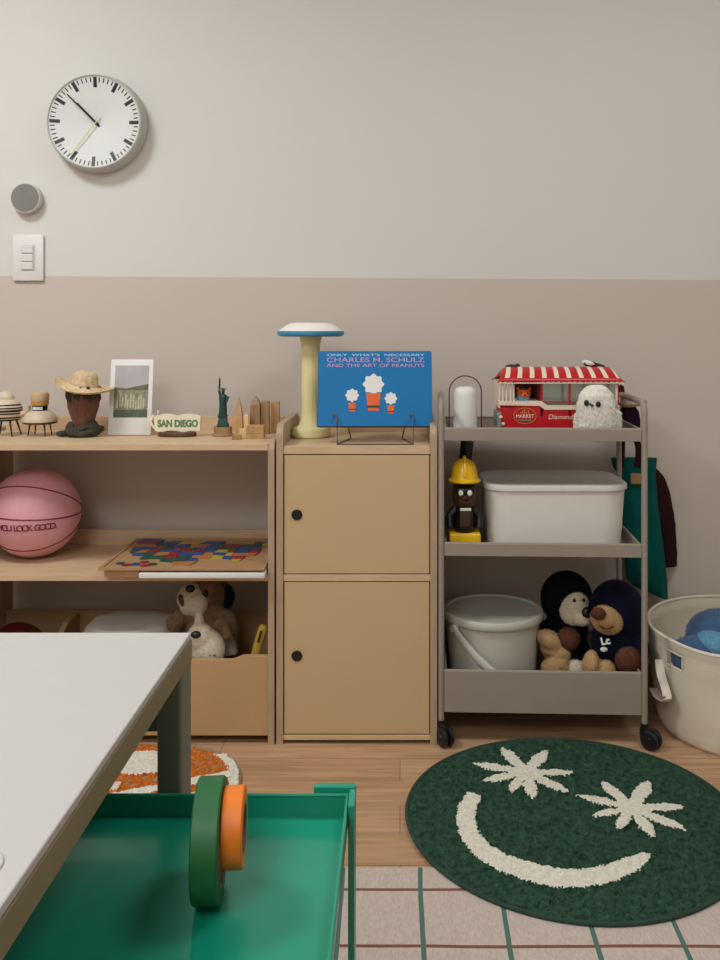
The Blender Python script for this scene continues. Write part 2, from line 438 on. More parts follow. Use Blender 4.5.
def hand(name, ang, L, w, y, m, tail=.02):
    bb = B(); d = Vector((math.sin(ang), 0, math.cos(ang))); s = Vector((math.cos(ang), 0, -math.sin(ang)))
    def P(t, sw, dy): return d * t + s * sw + Vector((0, -(dish(0) + y + dy + (dish(L) - dish(0)) * max(0, t) / L), 0))
    q = [(-tail, -w), (-tail, w), (L, w * .8), (L, -w * .8)]
    loft(bb, [[P(t, sw, 0) for t, sw in q], [P(t, sw, .001) for t, sw in q]])
    mk(name, bb, m, clk)
hand('minute_hand', math.radians(-44.5), .105, .0024, .0045, 'black', .012)
hand('hour_hand', math.radians(-43), .072, .0032, .0025, 'black', .012)
hand('second_hand', math.radians(214), .115, .0014, .0065, 'yellowhand', .02)
mk('hand_hub', cyl(B(), (0, -.025, 0), .0046, .0105, (0, -1, 0)), 'black', clk)

# round wall device and switch
b = B(); lathe(b, [(0, 0), (.040, 0), (.0425, .003), (.0425, .024), (.041, .027), (.039, .027)], (0, 0, 0), (0, -1, 0), 48)
dv = thing('wall_thermostat', 'small round grey-faced dial with white rim above the light switch', 'thermostat', (-1.047, WY, 1.369))
mk('housing', b, 'offwhite', dv, smooth=True)
mk('grey_face', lathe(B(), [(.0395, .0265), (.0385, .0278), (0, .0278)], (0, 0, 0), (0, -1, 0), 48), 'grey', dv, smooth=True, label='grey textured round face')
sw = thing('light_switch', 'white three-rocker light switch plate on the wall at the paint line', 'light switch', (-1.046, WY, 1.203))
mk('switch_plate', box(B(), -.0435, .0435, -.011, 0, -.065, .065, .004), 'white', sw, smooth=True)
mk('inner_frame', box(B(), -.019, .021, -.0125, -.011, -.036, .036, .0006), 'offwhite', sw)
for i in range(3):
    z = .023 - i * .023
    o = mk('rocker', box(B(), -.016, .016, -.0165, -.0122, z - .0098, z + .0098, .0012, rot=(.09, 0, 0)), 'white', sw)

# ------------------------------------------------------------------ left open shelf
SF, SB = 2.17, 2.49
sh = thing('toy_shelf', 'low open birch toy shelf with three levels along the wall', 'shelf', (-.71, 2.33, 0))
def W(bm, root):
    bmesh.ops.translate(bm, verts=bm.verts, vec=-Vector(root.location)); return bm
def panel_poly(z1, yb=SB):
    r = .03; pts = [(yb, 0), (SF, 0)]
    pts += [(SF + r - r * math.cos(a), z1 - r + r * math.sin(a)) for a in [k * PI / 12 for k in range(7)]]
    pts += [(yb, z1)]
    return pts
SLX, SRX = -1.085, -.3185
mk('side_panel', W(prism(B(), panel_poly(.735), 'x', SRX, SRX + .0155, bev=.0012), sh), 'plyside', sh)
mk('side_panel', W(prism(B(), panel_poly(.735, 2.526), 'x', SLX - .0165, SLX, bev=.0012), sh), 'plyside', sh)  # depth extended past the shelf back to block light leaking onto the wall
mk('top_board', W(box(B(), SLX, SRX, SF + .002, SB, .709, .725, .001), sh), 'ply', sh)
mk('back_lip', W(box(B(), SLX, SRX, SB - .014, SB, .725, .763, .001), sh), 'ply', sh)
mk('middle_board', W(box(B(), SLX, SRX, SF + .002, SB, .394, .409, .001), sh), 'ply', sh)
mk('back_lip', W(box(B(), SLX, SRX, SB - .014, SB, .409, .449, .001), sh), 'ply', sh)
mk('bottom_board', W(box(B(), SLX, SRX, SF + .016, SB, .028, .043, .001), sh), 'ply', sh)
mk('bin_back', W(box(B(), SLX, SRX, SB - .014, SB, .043, .228, .001), sh), 'bin', sh)
# bin front with a scooped handhold
pts = [(SLX, .020), (SRX, .020), (SRX, .212)]
for t in range(9):
    u = t / 8; pts.append((SRX - .055 - .035 * u, .212 - .010 * (u * u * (3 - 2 * u))))
pts += [(SRX - .38, .202)]
for t in range(9):
    u = t / 8; pts.append((SRX - .39 - .03 * u, .202 + .010 * (u * u * (3 - 2 * u))))
pts += [(SLX, .212)]
mk('bin_front', W(prism(B(), pts, 'y', SF + .004, SF + .018, bev=.0012), sh), 'bin', sh)
mk('bin_divider', W(prism(B(), [(SF + .018, .043), (SB - .014, .043), (SB - .014, .226), (SB - .10, .222), (SF + .06, .15), (SF + .018, .15)], 'x', -.895, -.881), sh), 'bin', sh)

# ------------------------------------------------------------------ cupboard with two doors
cb = thing('toy_cupboard', 'narrow tan cupboard with two stacked doors and round finger holes', 'cupboard', (-.106, 2.33, 0))
CL, CR = -.2985, .0895; T = .0165
mk('side_panel', W(prism(B(), panel_poly(.772), 'x', CL, CL + T, bev=.0012), cb), 'plyside', cb)
mk('side_panel', W(prism(B(), panel_poly(.772), 'x', CR - T, CR, bev=.0012), cb), 'plyside', cb)
ix0, ix1 = CL + T, CR - T
mk('top_board', W(box(B(), ix0, ix1, SF + .003, SB, .7, .720, .001), cb), 'ply', cb)
mk('back_lip', W(box(B(), ix0, ix1, SB - .014, SB, .72, .765, .001), cb), 'ply', cb)
mk('middle_board', W(box(B(), ix0, ix1, SF + .003, SB, .393, .409, .001), cb), 'ply', cb)
mk('bottom_rail', W(box(B(), ix0, ix1, SF + .003, SB, .0095, .0215, .001), cb), 'ply', cb)
mk('back_panel', W(box(B(), ix0, ix1, SB - .012, SB - .002, .03, .7), cb), 'dark', cb)  # near-black colour stands in for shade seen through the door gaps
for z0, z1, hz in ((.4115, .6975, .554), (.0245, .3905, .2135)):
    d = mk('door', W(box(B(), ix0 + .0022, ix1 - .0022, SF + .004, SF + .02, z0, z1, .0008), cb), 'door', cb)
    hb = B(); hx = -.249
    lathe(hb, [(.0095, 0), (.0125, 0), (.013, .0022), (.0112, .003), (.0108, .0010), (0, .0008)], (hx, SF + .0038, hz), (0, -1, 0), 32)
    mk('finger_hole', W(hb, cb), 'black', d, smooth=True, label='black round finger hole ring')

# ------------------------------------------------------------------ beige-grey trolley
tr = thing('utility_trolley', 'beige-grey three-tier steel trolley on black castors', 'trolley', (.3485, 2.315, 0), (0, 0, math.radians(-2.2)))
HX, HY = .2435, .148
def post_frame(sx):
    bb = B(); x = sx * HX; zt = .826; r = .03
    pts = [(x, -HY, .055), (x, -HY, .3), (x, -HY, zt - r)]
    pts += [(x, -HY + r - r * math.cos(a), zt - r + r * math.sin(a)) for a in [k * PI / 12 for k in range(1, 7)]]
    pts += [(x, 0, zt)]
    pts += [(x, HY - r + r * math.sin(a), zt - r + r * math.cos(a)) for a in [k * PI / 12 for k in range(0, 7)]]
    pts += [(x, HY, .3), (x, HY, .055)]
    return tube(bb, pts, .0075, 12, up=(1, 0, 0))
for sx in (-1, 1): mk('side_frame', post_frame(sx), 'trolley', tr, smooth=True)
def tray(z0, z1, nm):
    bb = B(); x = HX - .0085; y = HY + .003; t = .0022
    box(bb, -x, x, -y, y, z0, z0 + t)
    for s in (-1, 1):
        box(bb, -x, x, s * y - t, s * y + t, z0, z1, .001)
        box(bb, s * x - t, s * x + t, -y, y, z0, z1, .001)
        # rolled rims
        tube(bb, [(-x, s * (y - .002), z1), (x, s * (y - .002), z1)], .003, 8)
        tube(bb, [(s * (x - .002), -y, z1), (s * (x - .002), y, z1)], .003, 8)
    mk(nm, bb, 'trolley', tr)
tray(.733, .762, 'top_tray'); tray(.455, .485, 'middle_tray'); tray(.078, .178, 'bottom_tray')
for sx in (-1, 1):
    for sy in (-1, 1):
        bb = B(); cx, cy = sx * HX, sy * HY
        cyl(bb, (cx, cy, .04), .009, .018, n=20)
        prism(bb, [(cx - .012, .03), (cx - .009, .05), (cx + .009, .05), (cx + .02, .034), (cx + .022, .022), (cx - .004, .02)], 'y', cy - .005, cy + .005, bev=.001)
        turn = Matrix.Translation((cx, cy, 0)) @ Matrix.Rotation(math.radians(-62 if sx < 0 else -48), 4, 'Z') @ Matrix.Translation((-cx, -cy, 0))
        bmesh.ops.transform(bb, matrix=turn, verts=bb.verts)
        ca = mk('castor', bb, 'black', tr, label='black swivel castor')
        wb = B()
        for k in (-1, 1):
            lathe(wb, [(0, 0), (.008, 0), (.009, .002), (.020, .002), (.0235, .004), (.024, .008), (.0225, .012), (.008, .012), (0, .011)], (cx + .018, cy - .006 + k * .0085, .024), (0, 1, 0), 28)
        bmesh.ops.transform(wb, matrix=turn, verts=wb.verts)
        mk('wheel', wb, 'black', ca, smooth=True)
# floor-level offsets: trays' inner floor heights
T1, T2, T3 = .7355, .4575, .0805

# ------------------------------------------------------------------ desk lamp
lp = thing('table_lamp', 'cream mushroom table lamp with flat blue and white shade', 'lamp', (-.234, 2.36, .72))
mk('lamp_base', lathe(B(), [(0, 0), (.048, 0), (.052, .004), (.0525, .016), (.049, .024), (.034, .029), (.030, .033), (0, .033)], n=64), 'cream', lp, smooth=True)
pr = [(0, .03)]
for k in range(17):
    u = k / 16; r = .0235 + .008 * (1 - min(1, u * 6)) ** 2 + .006 * max(0, (u - .8) / .2) ** 2
    pr.append((r, .031 + u * .232))
b = B(); lathe(b, pr + [(0, .263)], n=64)
for v in b.verts:   # shallow flutes
    r = math.hypot(v.co.x, v.co.y)
    if r > .01: 
        a = math.atan2(v.co.y, v.co.x); s = 1 - .022 * (math.cos(a * 16) > 0)
        v.co.x *= s; v.co.y *= s
mk('stem', b, 'cream', lp, smooth=True)
mk('shade_rim', lathe(B(), [(0, .263), (.078, .263), (.0865, .267), (.088, .272), (.086, .277), (.07, .279), (0, .279)], n=72), 'lampblue', lp, smooth=True, label='blue shade rim')
mk('shade_top', lathe(B(), [(.084, .2775), (.08, .281), (.066, .291), (.055, .297), (.046, .299), (0, .299)], n=72), 'lampwhite', lp, smooth=True, label='white shade top')

# ------------------------------------------------------------------ book on wire easel
bk = thing('picture_book', 'large blue picture book standing on a wire easel on the cupboard', 'book', (-.0605, 2.215, .7635), (math.radians(-15), 0, math.radians(1)))
BW, BH, BT = .282, .190, .024
pb = box(B(), -BW / 2 + .004, BW / 2 - .003, .003, BT - .003, .003, BH - .003); mk('page_block', pb, 'bookpage', bk)
fc = mk('front_cover', prism(B(), rrect(BW, BH, .003, cx=0, cy=BH / 2), 'y', 0, .003, bev=.0006), 'bookblue', bk)
mk('back_cover', prism(B(), rrect(BW, BH, .003, cx=0, cy=BH / 2), 'y', BT - .003, BT, bev=.0006), 'bookboard', bk)
mk('spine', tube(B(), [(-BW / 2 + .002, BT / 2, .001), (-BW / 2 + .002, BT / 2, BH - .001)], BT / 2, 16, flat=(1, .5), up=(0, 1, 0)), 'bookblue', bk, smooth=True)
mk('bottom_binding', box(B(), -BW / 2 + .001, BW / 2 - .001, .0028, BT - .0028, 0, .003), 'bookboard', bk)
for s, z, sz, m_, sxx in (("ONLY  WHAT'S  NECESSARY", .1795, .0085, 'paleblue', 2.0), ('CHARLES M. SCHULZ', .1665, .0165, 'pink', 1.66), ('AND THE ART OF PEANUTS', .1525, .0115, 'pink', 1.72)):
    t = text_mesh('cover_title', s, sz, m_, fc, (0, -.0004, z), sx=1, bold=.0001)
    w = max(v.co.x for v in t.data.vertices) - min(v.co.x for v in t.data.vertices)
    t.scale = (.245 / w, 1, 1)
# plain cover picture: white blooms in orange pots
for cx, cz, r, pz_, pw_, phh in ((-.005, .105, .0245, .060, .036, .044), (-.058, .077, .0155, .047, .019, .022), (.038, .069, .0145, .041, .018, .020)):
    bb = B(); k_ = 40
    prism(bb, [(cx + r * (1 + .10 * math.cos(8 * t)) * math.cos(t), cz + r * (1 + .10 * math.cos(8 * t)) * math.sin(t)) for t in [2 * PI * q / 64 for q in range(64)]], 'y', -.0005, 0)
    mk('printed_bloom', bb, 'white', fc, label='white printed flower')
    bb = B(); prism(bb, [(cx - pw_ * .36, pz_ - phh / 2), (cx + pw_ * .36, pz_ - phh / 2), (cx + pw_ / 2, pz_ + phh / 2), (cx - pw_ / 2, pz_ + phh / 2)], 'y', -.0007, 0)
    mk('printed_pot', bb, 'orange', fc, label='orange printed flower pot')
    bb = B(); prism(bb, [(cx - pw_ * .41, pz_ - phh * .32), (cx + pw_ * .41, pz_ - phh * .32), (cx + pw_ * .43, pz_ - phh * .2), (cx - pw_ * .43, pz_ - phh * .2)], 'y', -.0009, 0)
    mk('pot_band', bb, 'toyblack', fc)
EZ = .018
ez = thing('wire_easel', 'dark wire easel holding the blue book on the cupboard', 'book stand', (-.0605, 2.215, .72))
r = .0016
b = B()
for s in (-1, 1):
    x = s * .094
    tube(b, smoothpath([(x, .062, .128), (x, .036, .046), (x, .02, .0405), (x, -.006, .0405), (x, -.012, .05), (x, -.009, .064), (x - .003, -.006, .074), (x - .009, -.005, .070), (x - .008, -.006, .062)], 6), r, 8)
    tube(b, [(x, -.006, .0405), (x * .98, -.024, .002)], r, 8)
    tube(b, [(x * .98, -.024, .002), (x * .7, .10, .002)], r, 8)
    tube(b, [(x, .062, .128), (x * .7, .10, .002)], r, 8)
tube(b, [(-.094, -.024, .002), (.094, -.024, .002)], r, 8)
tube(b, [(-.094, .034, .0425), (.094, .034, .0425)], r, 8); tube(b, [(-.094, .062, .128), (.094, .062, .128)], r, 8)
mk('easel_wire', b, 'wire', ez, smooth=True)

# ------------------------------------------------------------------ lantern, tram, plush on the trolley's top tray
ln = thing('table_lantern', 'white cylindrical lantern with thin dark red hoop handle', 'lantern', (.164, 2.26, T1))
mk('lantern_body', lathe(B(), [(0, 0), (.026, 0), (.029, .004), (.0300, .02), (.0285, .104), (.027, .113), (.022, .120), (.014, .1225), (0, .123)], n=48), 'white', ln, smooth=True)
pts = [(-.0405, 0, .012)] + [(-.0405, 0, .05)] + [(-.0405 * math.cos(a), 0, .109 + .0405 * math.sin(a)) for a in [k * PI / 14 for k in range(15)]] + [(.0405, 0, .05), (.0405, 0, .012)]
mk('hoop_handle', tube(B(), pts, .0016, 8, up=(0, 1, 0)), 'redwire', ln, smooth=True)
for s in (-1, 1): mk('hinge_pin', cyl(B(), (s * .027, 0, .014), .0035, .015, (s, 0, 0), 12), 'redwire', ln, smooth=True)


tm = thing('toy_tram', 'red and white tin tram with striped awning roof on the grey trolley', 'toy tram', (.378, 2.30, T1))
TL, TR_, TY = -.118, .168, .052
b = B()
pts = [(TL, .012), (TL - .012, .078), (TL + .088, .078), (TL + .100, .065), (TR_, .065), (TR_, .012)]
prism(b, [(TL + .006, 0)] + pts + [(TR_, 0)], 'y', -TY, TY, bev=.0015)
body = mk('lower_body', b, 'tramred', tm)
b = B()   # cream band on top of the red sides
prism(b, [(TL - .013, .076), (TL - .014, .087), (TL + .094, .087), (TL + .107, .076), (TR_ + .002, .076), (TR_ + .002, .065), (TL + .101, .065), (TL + .089, .076)], 'y', -TY - .002, TY + .002, bev=.001)
mk('cream_band', b, 'tramcream', tm)
b = box(B(), TL + .004, TR_ + .003, -TY - .002, TY + .002, -.0, .004, .001); mk('bottom_trim', b, 'silver', tm)
b = B()
for x in (TL - .010, ): 
    box(b, x - .006, x + .004, -TY, TY, .018, .058, .002); 
mk('front_bumper', b, 'silver', tm)
for z in (.030, .047):
    mk('headlight', ell(B(), (TL - .008 + (.047 - z) * .35, -TY - .002, z), .0045, u=12, v=8), 'tramcream', tm, smooth=True)
for x in (-.024, .046, .102, TR_ - .002):
    for y0_ in (-TY, TY - .004): mk('window_post', box(B(), x - .0026, x + .0026, y0_, y0_ + .004, .05, .133), 'tramred', tm)
for y0_ in (-TY, TY - .003): mk('window_rail', box(B(), -.024, TR_, y0_, y0_ + .003, .084, .0865), 'tramred', tm)
b = B(); box(b, -.030, -.026, -TY + .002, TY - .002, .05, .133); box(b, TL + .035, -.028, TY - .006, TY - .003, .05, .133)
mk('cab_wall', b, 'tramdark', tm)
for x in (TL - .012, TL - .003, TL + .006, TL + .016, TL + .024): mk('front_bar', box(B(), x - .0018, x + .0018, -TY, -TY + .003, .07, .134), 'tramcream', tm)
for y in (-.03, -.01, .01, .03, TY - .003): mk('front_bar', box(B(), TL - .014, TL - .011, y - .0015, y + .0015, .07, .134), 'tramcream', tm)
mk('rear_post', box(B(), TR_ - .008, TR_ - .003, -TY - .002, -TY + .002, .03, .134), 'tramcream', tm)
mk('window_panes', box(B(), -.022, TR_ - .004, -TY + .003, -TY + .004, .068, .130), 'glass', tm)
# striped barrel roof
b = B(); nx = 80; ny = 14; x0, x1 = TL - .018, TR_ + .014
g = []
for i in range(nx + 1):
    u = i / nx; row = []
    for j in range(ny + 1):
        v = j / ny * 2 - 1
        e = min(1, min(u, 1 - u) / .07); e = math.sqrt(max(0, 1 - (1 - e) ** 2))
        y = v * (TY + .012); h = (1 - abs(v) ** 2.2)
        z = .134 + .036 * h * (.35 + .65 * e)
        if abs(v) == 1: z = .134 + .0035 * abs(math.sin(u * 24 * PI))
        x = x0 + (x1 - x0) * u; x = x + (.5 - u) * .028 * h
        row.append(b.verts.new((x, y, z)))
    g.append(row)
for i in range(nx):
    for j in range(ny):
        f = b.faces.new((g[i][j], g[i + 1][j], g[i + 1][j + 1], g[i][j + 1]))
        f.material_index = 1 if (i % 8) in (4, 5, 6) and 3 < i < nx - 2 and 0 < j < ny - 1 else 0
mk('striped_roof', b, ['tramred', 'tramcream'], tm, smooth='all', solid=.002)
b = box(B(), x0 + .002, x1 - .002, -TY - .0105, -TY - .009, .131, .1345, .0004); mk('roof_fringe', b, 'tramcream', tm)
o = text_mesh('script_lettering', 'Diamond F', .0165, 'tramcream', body, (.028, -TY - .0006, .047), shear=.3); 
CX, CZ = -.066, .050
b = B(); lathe(b, [(0, 0), (.030, 0), (.030, .0008), (0, .0008)], (CX, -TY, CZ), (0, -1, 0), 32)
for v in b.verts: v.co.z = CZ + (v.co.z - CZ) * .70
crest = mk('oval_crest', b, 'tramred', body)
b = B()
tube(b, [(CX + .028 * math.cos(a), -TY - .001, CZ + .0195 * math.sin(a)) for a in [2 * PI * k / 40 for k in range(40)]], .0008, 6, closed=True, up=(0, 1, 0))
for k in range(5): box(b, CX - .0115 + k * .0048, CX - .0090 + k * .0048, -TY - .0016, -TY - .0008, CZ + .006, CZ + .010 + .003 * (k % 3))
mk('crest_ring', b, 'gold', crest, label='gold oval ring with small towers')
text_mesh('crest_lettering', 'MARKET', .0120, 'tramcream', crest, (CX, -TY - .0012, CZ - .001), bold=.0002)
mk('crest_scroll', box(B(), CX - .016, CX + .016, -TY - .0014, -TY - .0006, CZ - .0125, CZ - .009), 'greenprint', crest, label='green scroll under the crest lettering')
# driver figure in the cab
dr = B(); ell(dr, (-.068, -.034, .077), (.014, .012, .018))
drv = thing('toy_driver', 'small teddy driver in a pale blue top sitting inside the red tram cab', 'toy bear', (.378, 2.30, T1 + .0005))
bb = B(); ell(bb, (-.068, -.034, .092), (.015, .012, .014)); mk('body', bb, 'lblueplush', drv, smooth=True); dr.free()
bb = B(); ell(bb, (-.066, -.034, .104), (.0165, .013, .014)); ell(bb, (-.066, -.045, .100), (.008, .006, .006)); ell(bb, (-.079, -.034, .116), (.005, .004, .005)); ell(bb, (-.053, -.034, .116), (.005, .004, .005))
mk('head', bb, 'orange', drv, smooth=True)
bb = B(); box(bb, -.076, -.073, -.049, -.045, .105, .108); box(bb, -.060, -.057, -.049, -.045, .105, .108); ell(bb, (-.066, -.0505, .1015), (.003, .002, .002), u=8, v=6); ell(bb, (-.066, -.034, .1175), (.014, .011, .006)); mk('eyes_and_cap', bb, 'toyblack', drv)
# small things lying on the tram roof
bb = B(); ell(bb, (0, 0, .003), (.017, .010, .006)); ell(bb, (.014, 0, .006), (.007, .006, .005))
rb = thing('toy_bird', 'tiny black toy lying on the left front of the striped tram roof', 'toy', (.378 - .092, 2.30, T1 + .168))
mk('bird_body', bb, 'toyblack', rb, smooth=True)
rc = thing('toy_gull', 'black and white toy lying at the right end of the striped tram roof', 'toy', (.378 + .112, 2.31, T1 + .168))
bb = B(); ell(bb, (0, 0, .008), (.022, .012, .009), rot=(0, .25, 0)); ell(bb, (.014, -.004, .006), (.024, .008, .006), rot=(0, .2, 0)); mk('wings', bb, 'toyblack', rc, smooth=True)
bb = B(); ell(bb, (-.006, -.009, .012), (.014, .006, .006), rot=(0, .3, 0)); ell(bb, (-.016, 0, .014), (.007, .006, .006)); mk('white_body', bb, 'toywhite', rc, smooth=True)

pw = thing('white_plush', 'fluffy white owl-like plush toy in front of the red tram', 'plush toy', (.483, 2.214, T1))
pw.scale = (.93, 1, 1.03)
b = B(); lathe(b, [(0, .0), (.038, .001), (.050, .010), (.0525, .03), (.052, .055), (.049, .080), (.043, .102), (.030, .118), (.014, .125), (0, .126)], n=40, sy=.66)
for v in b.verts: v.co += v.co.normalized() * .003 * noise.noise(v.co * 60)
fur(b, 7000, .0085, .0014, droop=.7)
mk('furry_body', b, 'plushwhite', pw)
b = B(); lathe(b, [(0, .0), (.010, .0), (.014, .02), (.012, .05), (0, .06)], (.054, .006, .010), n=16, sy=1); fur(b, 900, .008, .0014, droop=.6); mk('wing', b, 'plushwhite', pw)
b = B(); lathe(b, [(0, .0), (.010, .0), (.010, .02), (.008, .045), (0, .055)], (-.048, .006, .010), n=16, sy=1); fur(b, 700, .008, .0014, droop=.6); mk('wing', b, 'plushwhite', pw)
for x, z in ((-.033, .085), (-.003, .082)):
    e = mk('eye', ell(B(), (x, -.0345 if x > -.02 else -.031, z), (.0068, .005, .0072), u=16, v=12), 'toyblack', pw, smooth=True)
b = B(); tube(b, [(-.026, -.040, .083), (-.020, -.046, .079), (-.023, -.045, .073)], [.003, .0035, .001], 10); mk('beak', b, 'toyblack', pw, smooth=True)
b = B()
for x in (-.012, -.004, .004): tube(b, [(x, -.024, .008), (x, -.033, .006), (x, -.035, .004)], [.004, .0045, .002], 8)
mk('feet', b, 'plushwhite', pw, smooth=True)

# cloth hanging on trolley's far right corner
kh = thing('knit_hat', 'dark purple knitted hat with a beige fold on the trolley corner behind the white plush', 'hat', (.616, 2.405, T1 - .004))
b = B()
loft(b, [[(x + w_ * math.cos(a), .018 * math.sin(a), z) for a in [2 * PI * k / 28 for k in range(28)]] for x, w_, z in ((0, .022, 0.0), (0, .026, .01), (-.001, .027, .03), (-.003, .025, .05), (-.005, .018, .064))])
for v in b.verts: v.co.y *= 1 + .12 * math.sin(v.co.x * 900)
mk('knit_body', b, 'purple', kh, smooth=True)
b = B(); tube(b, smoothpath([(-.038, -.002, .086), (-.02, -.012, .072), (.0, -.016, .072), (.02, -.012, .076), (.032, -.004, .078)], 6), .0105, 12, flat=(.8, 1.4))
tube(b, smoothpath([(-.026, .006, .075), (-.01, .004, .082), (.012, .002, .078)], 6), .008, 12)
for v in b.verts: v.co.z += .002 * noise.noise(v.co * 120)
mk('beige_fold', b, 'beigecloth', kh, smooth=True)

# ------------------------------------------------------------------ middle tray
hf = thing('hard_hat_toy', 'brown and black toy figure in a yellow hard hat on a yellow block', 'toy figure', (.160, 2.235, T2 + .0005))
hf.scale = (.98, 1, 1.255)
b = box(B(), -.039, .039, -.03, .03, 0, .034, .004, seg=3); mk('yellow_base', b, 'yellow', hf, smooth=True)
b = B(); lathe(b, [(0, .034), (.024, .034), (.027, .045), (.025, .07), (.022, .082), (0, .084)], n=32); mk('torso', b, 'toyblack', hf, smooth=True)
for s in (-1, 1): mk('arm', tube(B(), smoothpath([(s * .022, 0, .078), (s * .037, -.002, .064), (s * .036, -.01, .042)], 5), [.0095] * 11, 12), 'toyblack', hf, smooth=True)
b = box(B(), -.013, .015, -.0275, -.023, .078, .0835, .001); mk('collar', b, 'toywhite', hf, label='white collar')
b = box(B(), -.013, .013, -.0285, -.024, .048, .0775, .001); mk('bib', b, 'toybrown', hf)
b = B(); lathe(b, [(0, .083), (.022, .083), (.029, .092), (.031, .108), (.030, .124), (0, .135)], n=32, sy=.85); mk('head', b, 'toybrown', hf, smooth=True)
b = B(); ell(b, (-.001, -.021, .117), (.026, .010, .0085)); mk('brow_band', b, 'toyblack', hf, smooth=True)
b = B(); ell(b, (-.011, -.030, .1135), (.0062, .003, .0058), u=12, v=8); ell(b, (.011, -.030, .1135), (.0062, .003, .0058), u=12, v=8); mk('eyes', b, 'toywhite', hf, smooth=True, label='pale round eyes')
b = B(); ell(b, (0, -.032, .105), (.005, .004, .004), u=12, v=8); tube(b, [(-.015, -.027, .098), (0, -.030, .094), (.015, -.027, .098)], .0022, 8); mk('nose_and_mouth', b, 'rust', hf, smooth=True)
b = B(); lathe(b, [(.030, .131), (.041, .133), (.0415, .137), (.036, .141), (.034, .150), (.031, .166), (.024, .180), (.012, .187), (0, .189)], n=48)
tube(b, [(0, .035 * math.cos(a) , .148 + .044 * math.sin(a)) for a in [PI * k / 16 for k in range(17)]], .0045, 8, up=(1, 0, 0))
for v in b.verts: v.co.z = .133 + (v.co.z - .133) * .80
mk('hard_hat', b, 'yellow', hf, smooth=True)
bb = thing('black_torch', 'short black tube leaning behind the yellow hard hat', 'torch', (.176, 2.33, T2 + .0005))
b = B(); tube(b, [(-.02, .0, .012), (-.012, 0, .15)], .013, 20); mk('tube_body', b, 'toyblack', bb, smooth=True)
b = B(); tube(b, [(-.012, 0, .15), (-.002, 0, .255)], [.015, .017], 20); mk('tube_head', b, 'toyblack', bb, smooth=True)

def rr3(w, h, r, z, n=8, dx=0, dy=0): return [(x + dx, y + dy, z) for x, y in rrect(w, h, r, n)]
sb = thing('storage_box', 'large white lidded plastic storage box on the trolley', 'storage box', (.389, 2.328, T2))
sb.scale = (1.025, 1, 1)
b = B(); loft(b, [rr3(.318, .21, .050, 0), rr3(.326, .218, .054, .004), rr3(.344, .236, .062, .150)]); mk('box_body', b, 'box', sb, smooth=True)
b = B(); loft(b, [rr3(.348, .240, .062, .1455), rr3(.354, .246, .064, .147), rr3(.354, .246, .064, .1570), rr3(.349, .241, .062, .1605), rr3(.336, .228, .056, .1618), rr3(.332, .224, .054, .1608)]); mk('lid', b, 'boxlid', sb, smooth=True)

# ------------------------------------------------------------------ bottom tray
bu = thing('lidded_bucket', 'pale grey round bucket with lid and swing handle', 'bucket', (.2385, 2.318, T3))
mk('bucket_body', lathe(B(), [(0, 0), (.103, 0), (.107, .004), (.1145, .10), (.121, .190), (.118, .190), (0, .19)], n=72), 'bucket', bu, smooth=True)
mk('bucket_lid', lathe(B(), [(.120, .184), (.1275, .184), (.130, .187), (.130, .200), (.127, .2045), (.119, .2045), (.116, .200), (.06, .1985), (0, .198)], n=72), 'bucket', bu, smooth=True)
b = B(); hp = []
for k in range(25):
    a = PI * k / 24
    # half hoop hinged left/right, dropped toward the front, turned a little
    x = -.131 * math.cos(a); dn = .131 * math.sin(a)
    hp.append(Vector((x, -dn * .42 - .028 * math.sin(a) - .07 * math.sin(a), .178 - dn * .98)))
hp = [Euler((0, 0, math.radians(38))).to_matrix() @ p for p in hp]
for p in hp:
    rr_ = math.hypot(p.x, p.y)
    if rr_ < .133: p.x *= .133 / rr_; p.y *= .133 / rr_
    p.z = max(p.z, .012)
tube(b, hp, .0085, 10, flat=(1.15, .45)); mk('swing_handle', b, 'bucket', bu, smooth=True)
for s in (0, -1):
    p = hp[s]; mk('handle_pivot', cyl(B(), (p.x * .93, p.y * .93, p.z), .009, .014, (p.x, p.y, 0), 20), 'bucket', bu, smooth=True)

def paw(bm, a, c, r): tube(bm, smoothpath([a, ((a[0] + c[0]) / 2, (a[1] + c[1]) / 2 - .008, (a[2] + c[2]) / 2), c], 5), [r * .8 + (r * .2) * k / 10 for k in range(11)], 16); ell(bm, c, r)
# left bear (local origin = seat point)
b1 = thing('hooded_bear', 'plush bear in a black hooded top with black nose, beside the bucket', 'plush toy', (.432, 2.338, T3))
b = B(); ell(b, (0.005, 0, .07), (.060, .05, .072)); ell(b, (0, .0, .224), (.068, .060, .070), rot=(0, .15, 0)); ell(b, (.0, .005, .14), (.058, .045, .06))
tube(b, smoothpath([(-.04, 0, .15), (-.045, -.03, .135), (-.005, -.056, .135)], 5), [.028] * 11, 16)
mk('hooded_top', b, 'blackplush', b1, remesh=.004, smit=6)
b = B(); ell(b, (.012, -.048, .212), (.038, .032, .042), rot=(0, .35, .25)); ell(b, (.026, -.066, .196), (.024, .022, .022)); mk('muzzle', b, 'fwhite', b1, remesh=.0035, smit=4, label='cream face and muzzle')
b = B(); ell(b, (.036, -.084, .212), (.0135, .010, .0135), rot=(0, .3, .3)); mk('nose', b, 'toyblack', b1, smooth=True)
mk('eye', ell(B(), (.030, -.074, .240), .0045, u=12, v=8), 'toyblack', b1, smooth=True)
mk('eye', ell(B(), (.006, -.077, .240), .0045, u=12, v=8), 'toyblack', b1, smooth=True)
b = B(); ell(b, (-.009, -.076, .143), (.029, .022, .028)); mk('paw', b, 'rust', b1, smooth=True, label='rust brown paw')
